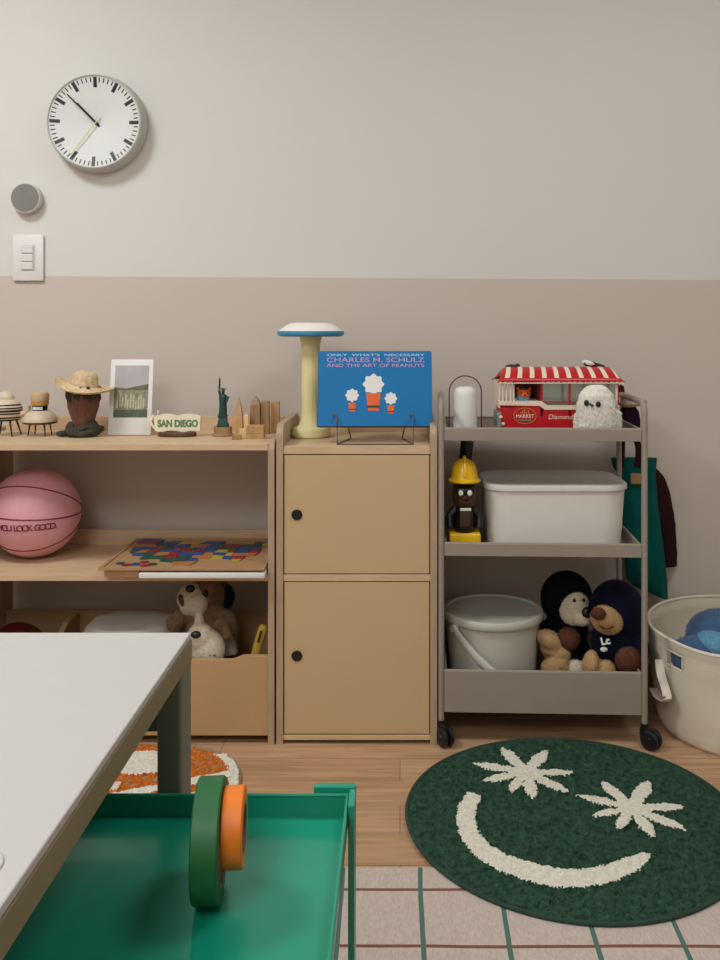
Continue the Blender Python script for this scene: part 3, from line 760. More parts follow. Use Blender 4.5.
b = B(); tube(b, smoothpath([(-.02, -.03, .05), (-.045, -.060, .11), (-.055, -.074, .13)], 6), [.026] * 13, 16); ell(b, (-.055, -.075, .140), (.036, .024, .022), rot=(0, .5, 0)); ell(b, (-.030, -.08, .105), (.026, .02, .024)); mk('leg', b, 'beigeplush', b1, remesh=.004, smit=4, label='beige leg')
b = B(); tube(b, smoothpath([(.01, -.03, .03), (-.01, -.07, .06), (-.035, -.088, .08)], 6), [.024] * 13, 16); ell(b, (-.045, -.09, .083), (.036, .022, .022), rot=(0, -.3, 0)); mk('leg', b, 'beigeplush', b1, remesh=.004, smit=4, label='beige leg')
b = B(); ell(b, (.004, -.085, .070), (.034, .020, .022)); mk('foot_pad', b, 'fwhite', b1, smooth=True, label='pale foot pad')
b2 = thing('navy_bear', 'plush bear in a navy hooded top with white lettering and brown nose', 'plush toy', (.545, 2.262, T3))
b = B(); ell(b, (.0, 0, .07), (.058, .048, .085)); ell(b, (.0, .006, .211), (.071, .062, .079)); ell(b, (.0, 0, .135), (.066, .050, .07)); ell(b, (.040, -.01, .13), (.032, .04, .06))
mk('hooded_top', b, 'navy', b2, remesh=.004, smit=6)
b = B(); ell(b, (-.036, -.046, .206), (.040, .032, .033), rot=(0, .45, -.2)); ell(b, (-.044, -.060, .212), (.027, .024, .023)); mk('muzzle', b, 'beigeplush', b2, remesh=.0035, smit=4, label='beige muzzle')
b = B(); ell(b, (-.064, -.080, .232), (.0175, .012, .014), rot=(0, -.1, -.2)); mk('nose', b, 'rust', b2, smooth=True)
b = B(); tube(b, smoothpath([(-.064, -.0835, .205), (-.046, -.087, .197), (-.028, -.080, .201)], 5), .0013, 6); mk('mouth_stitch', b, 'rust', b2, smooth=True)
b = B(); tube(b, smoothpath([(.044, -.01, .15), (.046, -.04, .13), (.03, -.058, .12)], 6), [.026] * 13, 16); mk('sleeve', b, 'navy', b2, smooth=True)
b = B(); ell(b, (.012, -.070, .115), (.033, .020, .032)); mk('paw', b, 'rust', b2, smooth=True, label='rust brown paw')
b = B(); ell(b, (-.078, -.055, .100), (.018, .028, .034), rot=(0, .2, 0)); ell(b, (-.055, -.05, .06), (.027, .028, .05)); mk('leg', b, 'beigeplush', b2, remesh=.004, smit=4, label='beige leg')
b = B(); ell(b, (-.042, -.062, .085), (.024, .02, .026)); mk('leg', b, 'beigeplush', b2, smooth=True, label='beige leg')
text_mesh('shirt_letters', 'Lc', .024, 'toywhite', b2, (-.044, -.0655, .160), rot=(PI / 2 - .1, -.25, -.25), bold=.0010)
b = B(); ell(b, (-.046, -.060, .138), (.009, .003, .006)); mk('shirt_print', b, 'toywhite', b2, smooth=True)

# ------------------------------------------------------------------ tote bag and cloth behind the trolley
tb = thing('tote_bag', 'teal canvas tote bag with dark straps hanging behind the trolley', 'bag', (.652, 2.486, .262))
b = B()
sec = []
for z, hw, cx, th in ((0.008, .046, .036, .012), (.012, .052, .036, .016), (.05, .056, .030, .02), (.15, .054, .020, .022), (.26, .050, .010, .018), (.34, .052, .002, .016), (.360, .060, -.004, .014), (.385, .064, -.006, .012)):
    ring = []
    for k in range(36):
        a = 2 * PI * k / 36; c, s = math.cos(a), math.sin(a)
        x = cx + hw * (abs(c) ** .6) * (1 if c > 0 else -1); y = .8 * th * s * (1 + .25 * math.sin(x * 120 + z * 9))
        ring.append((x, y, z - (.022 * ((x - .036) / .05) - .006 if z < .03 else 0)))
    sec.append(ring)
loft(b, sec, cap=(True, True))
mk('bag_body', b, 'teal', tb, smooth=True)
b = B()
for x0_, x1_ in ((-.045, -.045), (.0, -.028)):
    tube(b, smoothpath([(x0_, -.012, .36), (x0_ + .002, -.015, .42), (x1_, -.018, .50), (x1_ - .002, -.02, .548)], 6), .007, 10, flat=(.25, 1.3), up=(0, 1, 0))
tube(b, smoothpath([(-.045, -.02, .545), (-.050, -.034, .578), (-.052, -.046, .579), (-.053, -.052, .56)], 6), .008, 10, flat=(.3, 1.1), up=(0, 1, 0))
mk('strap', b, 'maroon', tb, smooth=True, label='dark brown strap')
b = box(B(), -.02, .008, -.0265, -.0225, .318, .345, .001); mk('tan_patch', b, 'beigeplush', tb)
ds = thing('dark_sleeve', 'dark brown cloth sleeve hanging to the right of the teal bag', 'clothing', (.746, 2.518, .340))
b = B(); sp = smoothpath([(-.075, 0, .262), (-.045, -.004, .255), (-.018, -.006, .2), (-.002, -.004, .1), (.004, 0, .0)], 7)
wd = [.022, .024, .026, .028, .029]
rr_ = [(.018 + .008 * min(1, k / 10)) for k in range(len(sp))]
tube(b, sp, rr_, 20, flat=(.55, 1), up=(0, 1, 0))
for v in b.verts: v.co += Vector((.003, .002, 0)) * noise.noise(v.co * 40)
mk('sleeve_cloth', b, 'maroon', ds, smooth=True)

# ------------------------------------------------------------------ laundry basket with blue plush
lb = thing('laundry_basket', 'round cream canvas laundry basket standing right of the trolley', 'basket', (.866, 2.272, 0))
n = 120; hs = [0, .012, .03, .06, .09, .12, .15, .175, .19, .2, .21, .22, .23, .24, .25, .262, .27]
def bas(k, h):
    th = 2 * PI * k / n; r = .204 + .023 * min(1, h / .22) ** .8 + (.004 if h > .255 else 0)
    if h < .02: r -= .008 * (1 - h / .02)
    r += .005 * noise.noise(Vector((math.cos(th) * 2.2, math.sin(th) * 2.2, h * 9))) * min(1, h / .05)
    r += -.006 * math.exp(-((th - 3.95 - h * .9) / .10) ** 2) * (h > .02)
    f = (1 - math.sin(th)) / 2
    return Vector((r * math.cos(th), r * math.sin(th), h * (.965 - .06 * f)))
b = B(); gr = [[b.verts.new(bas(k, h)) for k in range(n)] for h in hs]
def hole(k, i): 
    th = 360 * k / n; return 198 <= th < 213 and .2 <= hs[i] < .24
for i in range(len(hs) - 1):
    for k in range(n):
        if hole(k, i) or (18 <= 360 * k / n < 33 and .2 <= hs[i] < .24): continue
        b.faces.new((gr[i][k], gr[i][(k + 1) % n], gr[i + 1][(k + 1) % n], gr[i + 1][k]))
b.faces.new(gr[0])
mk('basket_wall', b, 'canvas', lb, smooth='all', solid=.004)
rim = [bas(k, .27) for k in range(n)]
mk('rim_binding', tube(B(), rim, .0045, 8, closed=True), 'canvas', lb, smooth=True)
b = B()
for k0, k1 in ((66, 71),):
    ps = [bas(k, .24) for k in range(k0, k1 + 1)] + [bas(k1, h) for h in (.225, .21)] + [bas(k, .2) for k in range(k1, k0 - 1, -1)] + [bas(k0, h) for h in (.21, .225)]
    tube(b, ps, .0035, 6, closed=True)
mk('handhole_hem', b, 'canvas', lb, smooth=True)
b = B(); 
def outp(th, h, d): 
    th = math.radians(th); r = .226 + d; return Vector((r * math.cos(th), r * math.sin(th), h))
cp = smoothpath([outp(192, .185, .004), outp(198, .16, .014), outp(206, .125, .024), outp(205, .108, .024), outp(197, .102, .018), outp(186, .104, .008)], 6)
tube(b, cp, .011, 10, flat=(.25, 1.0), up=(0, 0, 1)); mk('canvas_handle', b, 'canvas', lb, smooth=True)
bp = thing('blue_plush', 'rounded blue plush with paler belly lying in the canvas basket', 'plush toy', (.815, 2.235, .0085))
b = B(); ell(b, (-.015, .02, .215), (.085, .075, .075), rot=(0, .2, .2), nz=.004); ell(b, (-.075, -.035, .200), (.055, .05, .045)); ell(b, (-.108, -.030, .192), (.042, .046, .046)); ell(b, (.03, -.01, .15), (.1, .09, .08)); ell(b, (.03, .02, .07), (.12, .12, .065))
mk('plush_body', b, 'blueplush', bp, remesh=.005, smit=5)
b = B(); ell(b, (-.045, -.040, .222), (.050, .045, .034), rot=(0, .25, 0)); mk('pale_belly', b, 'lblueplush', bp, smooth=True, label='pale blue patch')
b = B(); tube(b, smoothpath([(.02, -.03, .2), (.045, -.05, .235), (.075, -.05, .24)], 5), [.03] * 11, 12); mk('plush_arm', b, 'blueplush', bp, smooth=True)
# ------------------------------------------------------------------ rugs
RM = struct  # woven rug is loose: a thing
wr = mk('woven_rug', box(B(), -1.6, 1.6, -.3, 1.668, .0004, .0045, .001), 'rug'); tag(wr, 'pale pink checked woven rug with teal and brown lines', 'rug')
def p2f(px, py):   # measured points on the floor plane
    Y = .986 * 900 / (py - 330); return ((px - 400) * Y / 900, Y)
def inside(p, poly):
    x, y = p; c = False; j = len(poly) - 1
    for i in range(len(poly)):
        xi, yi = poly[i]; xj, yj = poly[j]
        if (yi > y) != (yj > y) and x < (xj - xi) * (y - yi) / (yj - yi) + xi: c = not c
        j = i
    return c
def leaf_star(cx, cy, tips, w=.30):
    out = []
    T_ = sorted([(math.atan2(y - cy, x - cx), math.hypot(x - cx, y - cy)) for x, y in tips])
    for i, (a, r) in enumerate(T_):
        a2, r2 = T_[(i + 1) % len(T_)]
        if a2 < a: a2 += 2 * PI
        g = .42 * min(1, (a2 - a) / .8)
        for da, rr in ((-.30, .40), (-.24, .58), (-.15, .80), (-.05, .98), (0.0, 1.06), (.05, .98), (.15, .80), (.24, .58), (.30, .40)): out.append((cx + r * rr * math.cos(a + da), cy + r * rr * math.sin(a + da)))
        am = (a + a2) / 2; out.append((cx + .26 * (r + r2) / 2 * math.cos(am), cy + .26 * (r + r2) / 2 * math.sin(am)))
    return out
Z = 370 / 720
def z2(px, py): return p2f(350 + px * Z, 720 + py * Z)
e1 = leaf_star(*z2(342, 103), [z2(*q) for q in ((243, 86), (298, 57), (381, 62), (434, 103), (422, 140), (357, 151), (313, 140), (262, 119))])
e2 = leaf_star(*z2(548, 172), [z2(*q) for q in ((446, 148), (492, 122), (580, 122), (649, 170), (649, 213), (590, 227), (522, 212), (474, 187))])
outer = [z2(*q) for q in ((232, 140), (212, 165), (206, 195), (216, 232), (246, 268), (290, 295), (340, 313), (400, 327), (460, 327), (520, 314), (560, 294), (588, 266))]
inner = [z2(*q) for q in ((572, 258), (540, 268), (500, 283), (450, 292), (400, 290), (350, 278), (305, 264), (270, 243), (249, 215), (243, 190), (248, 165), (258, 150))]
mouth = outer + inner
def pile_rug(name, cx, cy, rfun, cls, mats, hem, step=.0032, base=.001, zoff=0):
    b = B(); V = {}; R = .40
    N = int(2 * R / step)
    for i in range(N + 1):
        for j in range(N + 1):
            x = -R + i * step; y = -R + j * step
            r = math.hypot(x, y); lim = rfun(math.atan2(y, x))
            if r > lim: continue
            jx, jy = random.uniform(-.3, .3) * step, random.uniform(-.3, .3) * step
            t = noise.noise(Vector((x * 62, y * 62, 3.1))); t2 = noise.noise(Vector((x * 210, y * 210, 7)))
            edge = min(1, (lim - r) / .007)
            z = base + (.0055 + .0055 * t + .003 * t2 + random.uniform(-.0016, .0016)) * (.35 + .65 * edge)
            V[i, j] = b.verts.new((x + jx, y + jy, z + zoff))
    for (i, j), v in list(V.items()):
        q = [V.get((i + 1, j)), V.get((i + 1, j + 1)), V.get((i, j + 1))]
        if None in q: continue
        f = b.faces.new((v, *q))
        c = f.calc_center_median(); jit = .0022
        k = cls((c.x + cx + random.uniform(-jit, jit), c.y + cy + random.uniform(-jit, jit)))
        f.material_index = k
        if k: 
            for vv in f.verts: vv.co.z = max(vv.co.z, base + .008 + zoff + random.uniform(0, .004))
    t = thing(name[0], name[1], 'rug', (cx, cy, 0))
    mk('pile', b, mats, t)
    hb = B(); ring = [(rfun(2 * PI * k / 160) * math.cos(2 * PI * k / 160), rfun(2 * PI * k / 160) * math.sin(2 * PI * k / 160), .0048 + zoff) for k in range(160)]
    tube(hb, ring, .0036, 8, closed=True, flat=(1.1, 1.1)); mk('hem', hb, hem, t, smooth=True)
    bb_ = B(); bb_.faces.new([bb_.verts.new((x, y, .0009 + zoff)) for x, y, z in ring]); r_ = bmesh.ops.extrude_face_region(bb_, geom=bb_.faces[:]); 
    bmesh.ops.translate(bb_, verts=[v for v in r_['geom'] if isinstance(v, bmesh.types.BMVert)], vec=(0, 0, .004)); mk('backing', bb_, hem, t)
    return t
def cls_smile(p):
    return 1 if (inside(p, e1) or inside(p, e2) or inside(p, mouth)) else 0
pile_rug(('smiley_rug', 'round dark green tufted rug with a cream smile and leaf eyes'), .353, 1.842, lambda a: .339 + .002 * math.sin(3 * a), cls_smile, ['piledark', 'pilecream'], 'pilehem', zoff=.004)
ocx, ocy = -.66, 1.90
def r_or(a):
    return 1 / ((abs(math.cos(a)) / .31) ** 3 + (abs(math.sin(a)) / .262) ** 3) ** (1 / 3)
def cls_or(p):
    x, y = p[0] - ocx, p[1] - ocy
    e = 1 / max(1e-6, 1) 
    r = math.hypot(x, y); lim = r_or(math.atan2(y, x))
    if (lim - r) < .022 and x > .1 and y < .20: return 1
    if abs(y - .05 - .42 * (x - .15)) < .016 and x > 0.02: return 1
    if abs(y + .03 - .30 * (x - .1)) < .02 and x > -.1: return 1
    if ((x - .07) / .085) ** 2 + ((y - .16) / .055) ** 2 < 1: return 1
    if abs(y - .06 + .15 * x) < .018 and -.2 < x < .05: return 1
    return 0
pile_rug(('orange_rug', 'orange and white tufted rug on the floor under the white table'), ocx, ocy, r_or, cls_or, ['pileorange', 'pilewhite'], 'orangehem')

# ------------------------------------------------------------------ things on the left shelf
ball = thing('basketball', 'pink basketball with dark red seams resting on the middle shelf', 'ball', (-.952, 2.348, .4095))
BR = .115
mk('ball_skin', ell(B(), (0, 0, BR), BR, u=64, v=40), 'ballpink', ball, smooth='all')
b = B()
def sph(lon, lat, r=BR): # lon 0 = toward the viewer
    lon, lat = math.radians(lon), math.radians(lat)
    return Vector((r * math.sin(lon) * math.cos(lat), -r * math.cos(lon) * math.cos(lat), BR + r * math.sin(lat)))
tilt = Euler((0, math.radians(3), math.radians(0))).to_matrix()
def seam(pts): tube(b, [tilt @ (p - Vector((0, 0, BR))) + Vector((0, 0, BR)) for p in pts], .0019, 6, closed=True)
seam([sph(a, 2 + 0 * a) for a in range(0, 360, 5)])
for s in (1, -1):
    nv = Vector((0, .587, s * 1)).normalized(); d = .292 / math.hypot(.587, 1)
    u_ = nv.cross(Vector((1, 0, 0))).normalized(); w_ = nv.cross(u_); rad_ = math.sqrt(1 - d * d)
    seam([(nv * d + (u_ * math.cos(t) + w_ * math.sin(t)) * rad_) * BR + Vector((0, 0, BR)) for t in [2 * PI * k / 72 for k in range(72)]])
mk('seams', b, 'seam', ball, smooth=True)
word = 'YOU LOOK GOOD.'; adv = {'Y': 1, 'O': 1.15, 'U': 1.05, ' ': .5, 'L': .85, 'K': 1, 'G': 1.1, 'D': 1.1, '.': .5}
tot = sum(adv[c] for c in word); pos = 0
camdir = math.degrees(math.atan2(.943, 2.348))
for c in word:
    lon = -25 + 73 * (pos + adv[c] / 2) / tot + 1; pos += adv[c]
    if c == ' ': continue
    lat = -9 - 0.0 * lon
    p = sph(lon, lat, BR + .0012)
    text_mesh('ball_lettering', c, .0225, 'seam', ball, p, rot=(PI / 2 + math.radians(9), 0, math.radians(lon)), bold=.0003)

# wooden puzzle and tray
tray_ = thing('white_tray', 'flat white plastic tray under the wooden puzzle on the middle shelf', 'tray', (-.470, 2.30, .4094))
b = B(); box(b, -.151, .148, -.162, .14, 0, .0125, .002); box(b, -.14, .14, -.12, .14, .012, .0174); mk('tray_body', b, 'white', tray_, smooth=True)
pz = thing('map_puzzle', 'wooden board puzzle with bright interlocking map pieces on the middle shelf', 'puzzle', (-.5145, 2.30, .4272))
b = B(); box(b, -.204, .192, -.158, .150, 0, .0035, .0008)
for s in (-1, 1): box(b, s * (.192 if s > 0 else .204) - (.0 if s < 0 else .008), s * (.192 if s > 0 else .204) + (.008 if s < 0 else 0), -.158, .150, .0035, .0062)
box(b, -.196, .184, -.158, -.150, .0035, .0062); box(b, -.196, .184, .142, .150, .0035, .0062)
mk('board', b, 'boardwood', pz)
mk('spare_board', box(B(), -.192, -.1095, -.150, .10, -.0176, -.0002, .0005), 'boardwood', pz, label='dark slat under the board')
us = [(-.175, .10), (-.16, .125), (-.10, .118), (-.03, .112), (.03, .115), (.055, .095), (.08, .075), (.10, .098), (.125, .102), (.15, .125), (.178, .13), (.172, .085), (.155, .06), (.15, .03), (.14, 0), (.125, -.035), (.13, -.08), (.115, -.09), (.10, -.055), (.06, -.05), (.02, -.06), (-.01, -.095), (-.03, -.07), (-.06, -.055), (-.10, -.06), (-.135, -.05), (-.165, -.01), (-.178, .05)]
nx, ny = 13, 9; rnd = random.Random(5)
gp = {}
for i in range(nx + 1):
    for j in range(ny + 1):
        gp[i, j] = (-.182 + .364 * i / nx + rnd.uniform(-.008, .008), -.125 + .262 * j / ny + rnd.uniform(-.007, .007))
pc = ['pred', 'pblue', 'pgreen', 'pyellow', 'porange', 'pgreen', 'pblue', 'pred']
last = None
for j in range(ny):
    i = 0
    while i < nx:
        span = 2 if rnd.random() < .45 and i < nx - 1 else 1
        q = [gp[i, j]] + ([gp[i + 1, j]] if span == 2 else []) + [gp[i + span, j], gp[i + span, j + 1]] + ([gp[i + 1, j + 1]] if span == 2 else []) + [gp[i, j + 1]]
        cx = sum(p[0] for p in q) / len(q); cy = sum(p[1] for p in q) / len(q)
        if inside((cx * .97, cy * .9 + .012), us):
            c = rnd.choice([k for k in pc if k != last]); last = c
            q = [(cx + (x - cx) * .955, cy + (y - cy) * .94) for x, y in q]
            mk('puzzle_piece', prism(B(), q, 'z', .0036, .0066), c, pz, label=c[1:] + ' puzzle piece')
        i += span
for k, (x, y, c) in enumerate(((-.165, -.11, 'pgreen'), (-.145, -.125, 'pred'), (-.125, -.118, 'pblue'), (-.10, -.13, 'pred'), (-.085, -.118, 'pgreen'), (-.11, -.098, 'pred'))):
    mk('puzzle_piece', prism(B(), [(x - .011, y - .005), (x, y - .009), (x + .011, y - .003), (x + .007, y + .007), (x - .007, y + .008)], 'z', .0036, .0066), c, pz, label='small ' + c[1:] + ' puzzle piece')

# bin contents
dg = thing('bulldog_plush', 'brown and white bulldog plush with open mouth sitting in the bin', 'plush toy', (-.506, 2.355, .0435))
b = B(); ell(b, (0, .0, .12), (.065, .060, .12)); ell(b, (.0, 0, .215), (.064, .052, .042)); ell(b, (.008, -.0, .273), (.050, .048, .046)); tube(b, smoothpath([(.05, -.02, .22), (.068, -.04, .19), (.066, -.045, .16)], 5), [.022] * 11, 16); tube(b, smoothpath([(-.05, -.01, .22), (-.08, -.03, .19), (-.08, -.04, .14)], 5), [.024] * 11, 16)
mk('brown_body', b, 'fbrown', dg, remesh=.004, smit=5)
b = B(); ell(b, (-.032, -.030, .262), (.030, .032, .042), rot=(0, .25, 0)); ell(b, (-.012, -.042, .252), (.024, .022, .034), rot=(0, .2, 0)); ell(b, (-.055, -.022, .268), (.014, .02, .028), rot=(0, .3, 0)); mk('muzzle', b, 'fwhite', dg, remesh=.0035, smit=4, label='white muzzle')
b = B(); ell(b, (-.050, -.050, .262), (.009, .010, .019), rot=(0, -.5, 0)); mk('open_mouth', b, 'toybrown', dg, smooth=True, label='dark open mouth')
b = B(); ell(b, (-.030, -.056, .296), (.012, .010, .010)); mk('nose', b, 'toyblack', dg, smooth=True)
b = B(); ell(b, (.006, -.046, .280), (.009, .007, .010), u=12, v=8); mk('eye', b, 'toyblack', dg, smooth=True)
b = B(); ell(b, (.040, -.015, .298), (.012, .012, .016), rot=(0, .5, 0)); mk('ear', b, 'toybrown', dg, smooth=True)
b = B(); tube(b, smoothpath([(.050, -.005, .288), (.062, -.012, .262), (.056, -.02, .235)], 5), [.009, .012, .014, .015, .015, .015, .014, .013, .012, .01, .008], 12); mk('blue_bow', b, 'navy', dg, smooth=True, label='dark blue scarf')
b = B(); tube(b, [(.068, -.052, .175), (.070, -.055, .13)], [.016, .019], 14); mk('paw', b, 'fwhite', dg, smooth=True)
pd = thing('small_dog_plush', 'small cream dog plush with black nose leaning over the bin front', 'plush toy', (-.486, 2.262, .0435))
b = B(); ell(b, (-.006, .0, .07), (.055, .036, .075)); ell(b, (-.004, -.002, .19), (.046, .034, .05)); tube(b, smoothpath([(.03, -.01, .23), (.05, -.018, .21), (.055, -.02, .19)], 5), .013, 12); mk('brown_body', b, 'fbrown', pd, remesh=.004, smit=4)
b = B(); ell(b, (-.012, -.030, .225), (.011, .014, .034)); ell(b, (-.006, -.042, .20), (.032, .026, .032)); ell(b, (.012, -.036, .165), (.040, .032, .050)); mk('muzzle', b, 'fwhite', pd, remesh=.0035, smit=4, label='cream muzzle and blaze')
b = B(); ell(b, (-.012, -.066, .213), (.0125, .009, .009)); mk('nose', b, 'toyblack', pd, smooth=True)
b = B()
for dx, dz in ((.022, .166), (.033, .167), (.028, .157)): ell(b, (dx, -.0655, dz - .004), (.0022, .002, .0022), u=8, v=6)
mk('paw_dots', b, 'toybrown', pd)
yt = thing('yellow_toy', 'slim yellow plastic toy handle standing in the corner of the bin', 'toy', (-.352, 2.245, .0435))
b = B(); tube(b, smoothpath([(-.028, 0, 0), (-.016, 0, .10), (-.004, 0, .165), (.008, 0, .205), (.0125, 0, .222)], 6), [.013] * 20 + [.012, .0115, .010, .008, .004], 16, flat=(.9, .75)); mk('handle_body', b, 'yellowmat', yt, smooth=True)
b = B(); tube(b, smoothpath([(.000, -.0125, .182), (.004, -.0125, .197), (.008, -.0115, .210)], 6), .0028, 8); mk('grip_slot', b, 'toybrown', yt, smooth=True)
rt = thing('red_toy_ball', 'dark red ball in the left bin showing just above the table', 'ball', (-.985, 2.31, .0435))
mk('ball_shell', ell(B(), (0, 0, .102), (.085, .085, .102), u=32, v=24), 'redtoy', rt, smooth='all')
gt = thing('grey_tub', 'pale grey rounded tub lying in the middle of the bin', 'tub', (-.70, 2.34, .0435))
gt.scale = (1, 1, 1.39)
b = B(); loft(b, [rr3(.20, .16, .05, 0), rr3(.22, .18, .055, .10), rr3(.226, .186, .058, .13), rr3(.20, .16, .05, .145), rr3(.15, .11, .04, .148)]); mk('tub_body', b, 'offwhite', gt, smooth=True)

# top board, left to right
TZ = .7254
cp1 = thing('striped_pot', 'beige ceramic pot creature with black stripes and thin dark legs', 'ornament', (-1.027, 2.345, TZ))
cp1.scale = (1.12, 1.12, 1.06)
b = B(); prof = []
H = [(.020, .036), (.030, .038), (.0345, .044), (.0365, .052), (.037, .060), (.0355, .070), (.031, .080), (.024, .088), (.0, .092)]
zz = .036; 
def rad(z):
    for (r0, z0), (r1, z1) in zip(H, H[1:]):
        if z0 <= z <= z1: return r0 + (r1 - r0) * (z - z0) / (z1 - z0)
    return 0
lv = [.036 + k * .0019 for k in range(30)]
prof = [(0, .036)] + [(rad(z), z, 1 if (z < .076 and int((z - .036) / .0038) % 2 == 0) else 0) for z in lv if z <= .0915] + [(0, .092)]
lathe(b, prof, n=40); mk('pot_body', b, ['ceramic', 'toyblack'], cp1, smooth='all')
b = B(); ell(b, (.0, 0, .090), (.019, .017, .020)); ell(b, (.006, -.010, .098), (.004, .004, .004)); ell(b, (-.014, 0, .096), (.010, .01, .011)); mk('bud', b, 'ceramic', cp1, smooth=True)
b = B(); tube(b, smoothpath([(.034, 0, .052), (.048, 0, .058), (.050, 0, .074)], 5), .0075, 12); mk('spout', b, 'ceramic', cp1, smooth=True)
for i in range(4):
    a = PI / 4 + i * PI / 2; c, s = math.cos(a), math.sin(a)
    mk('leg', tube(B(), [(c * .024, s * .024, .038), (c * .036, s * .036, 0)], [.0026, .0016], 8), 'toyblack', cp1, smooth=True)
cp2 = thing('saucer_pot', 'tan ceramic saucer-shaped pot creature with a grinning black band', 'ornament', (-.938, 2.345, TZ))
cp2.scale = (.93, .93, 1.08)
b = B(); lathe(b, [(0, .028), (.038, .028, 1), (.046, .030, 1), (.0475, .034), (.046, .042), (.038, .052), (.025, .060), (0, .062)], n=48); mk('saucer_body', b, ['ceramic', 'signbase'], cp2, smooth=True)
b = B(); lathe(b, [(0, .060), (.020, .060, 1), (.021, .073, 2), (.0235, .074, 2), (.0235, .083, 0), (.0245, .086), (.025, .096), (.022, .103), (.016, .105), (.013, .100), (0, .099)], n=40); mk('head', b, ['ceramic2', 'toyblack', 'gold'], cp2, smooth=True)
b = B()
for k in range(9):
    a = math.radians(-125 + k * 9); box(b, .0205 * math.cos(a) - .0013, .0205 * math.cos(a) + .0013, .0215 * math.sin(a) - .001, .0215 * math.sin(a) + .001, .063, .070)
mk('teeth', b, 'toywhite', cp2)
for i in range(4):
    a = PI / 4 + i * PI / 2; c, s = math.cos(a), math.sin(a)
    mk('leg', tube(B(), [(c * .028, s * .028, .030), (c * .034, s * .034, 0)], [.0026, .0016], 8), 'toyblack', cp2, smooth=True)

pl = thing('bark_planter', 'brown bark-textured planter with mossy rim standing under a straw hat', 'planter', (-.818, 2.325, TZ))
b = B(); lathe(b, [(0, .012), (.022, .012), (.024, .03), (.031, .05), (.038, .075), (.0405, .10), (.0405, .122), (.036, .126), (.034, .118), (0, .116)], n=56)
for v in b.verts: v.co.xy *= 1 + .05 * noise.noise(Vector((v.co.x * 90, v.co.y * 90, v.co.z * 14)))
mk('planter_body', b, 'bark', pl, smooth=True)
b = B()
for k in range(40):
    a = 2 * PI * k / 40; ell(b, (.038 * math.cos(a), .038 * math.sin(a), .108 + random.uniform(-.012, .014)), (.007, .007, .011), u=8, v=6)
mk('moss_rim', b, 'moss', pl, smooth=True)
b = B()
for r0, z0, ph in ((.036, .008, 0), (.040, .010, 1.5), (.033, .018, 3)):
    pts = [((r0 + .006 * math.sin(3 * a + ph)) * math.cos(a), (r0 * .75) * math.sin(a), .002 + z0 + .006 * math.sin(2 * a + ph) + .002) for a in [2 * PI * k / 36 for k in range(36)]]
    tube(b, pts, .0085, 10, closed=True)
ell(b, (.030, -.012, .022), (.013, .014, .022)); ell(b, (-.028, -.012, .02), (.013, .014, .02)); ell(b, (-.05, -.008, .008), (.018, .012, .008))
mk('root_ring', b, 'moss', pl, smooth=True)
hat = thing('straw_hat', 'miniature straw hat tilted on top of the bark planter', 'hat', (-.818, 2.325, TZ + .113), (math.radians(4), math.radians(10), 0))
b = B(); n_ = 64; sec = []
for r, z in ((.0, .0), ):
    pass
lathe(b, [(.040, .013), (.052, .011), (.064, .010), (.0745, .016), (.076, .018), (.0742, .0185), (.064, .0125), (.052, .0145), (.040, .018), (.034, .022), (.032, .040), (.028, .050), (.018, .055), (0, .056)], n=n_)
for v in b.verts:
    r = v.co.xy.length
    if r > .045: v.co.z += .006 * math.cos(2 * math.atan2(v.co.y, v.co.x)) * (r - .045) / .03
    v.co += Vector((1, 1, 1)) * .0012 * noise.noise(v.co * 260)
mk('hat_straw', b, 'straw', hat, smooth=True)
b = B(); tube(b, [(.0345 * math.cos(a), .0345 * math.sin(a), .021) for a in [2 * PI * k / 48 for k in range(48)]], .0022, 8, closed=True); mk('hat_band', b, 'beigecloth', hat, smooth=True)

ph = thing('photo_stand', 'white upright photo stand with a landscape picture of people in a field', 'photo frame', (-.707, 2.345, TZ + .0005), (math.radians(-9), 0, 0))
b = B(); prism(b, rrect(.112, .198, .004, cx=.001, cy=.1), 'y', 0, .006, bev=.001)
mk('card', b, 'white', ph, smooth=True)
b = B(); tube(b, smoothpath([(0, .004, .03), (0, .02, .006), (0, .055, .018)], 5), .05, 8, flat=(.04, 1), up=(1, 0, 0)); b.free()
b = B(); prism(b, [(.006, .02), (.006, .16), (.03, .012), (.026, .006)], 'x', -.03, .03); mk('back_foot', b, 'white', ph)
b = B(); x0_, x1_ = -.043, .046; zb, zt = .046, .183; y = -.0006
def strip(pts, mi): prism(b, pts, 'y', y, .0002, mi=mi)
strip([(x0_, zt), (x0_, .126), (x0_ + .03, .122), (x1_, .134), (x1_, zt)], 0)
strip([(x0_, .126), (x0_, .117), (x1_, .118), (x1_, .134), (x0_ + .03, .122)], 1)
strip([(x0_, .117), (x0_, .066), (x1_, .066), (x1_, .118)], 2)
strip([(x0_, .066), (x0_, zb), (x1_, zb), (x1_, .066)], 3)
y = -.0009
for k in range(11):
    x = x0_ + .010 + k * .0068 + random.uniform(-.001, .001); h = random.uniform(.018, .036); z = random.uniform(.066, .074)
    prism(b, [(x - .002, z), (x + .002, z), (x + .0018, z + h), (x, z + h + .003), (x - .0018, z + h)], 'y', y, .0, mi=4)
mk('photo_print', b, ['sky', 'hill', 'field', 'grass', 'figure'], ph, label='landscape photo print')

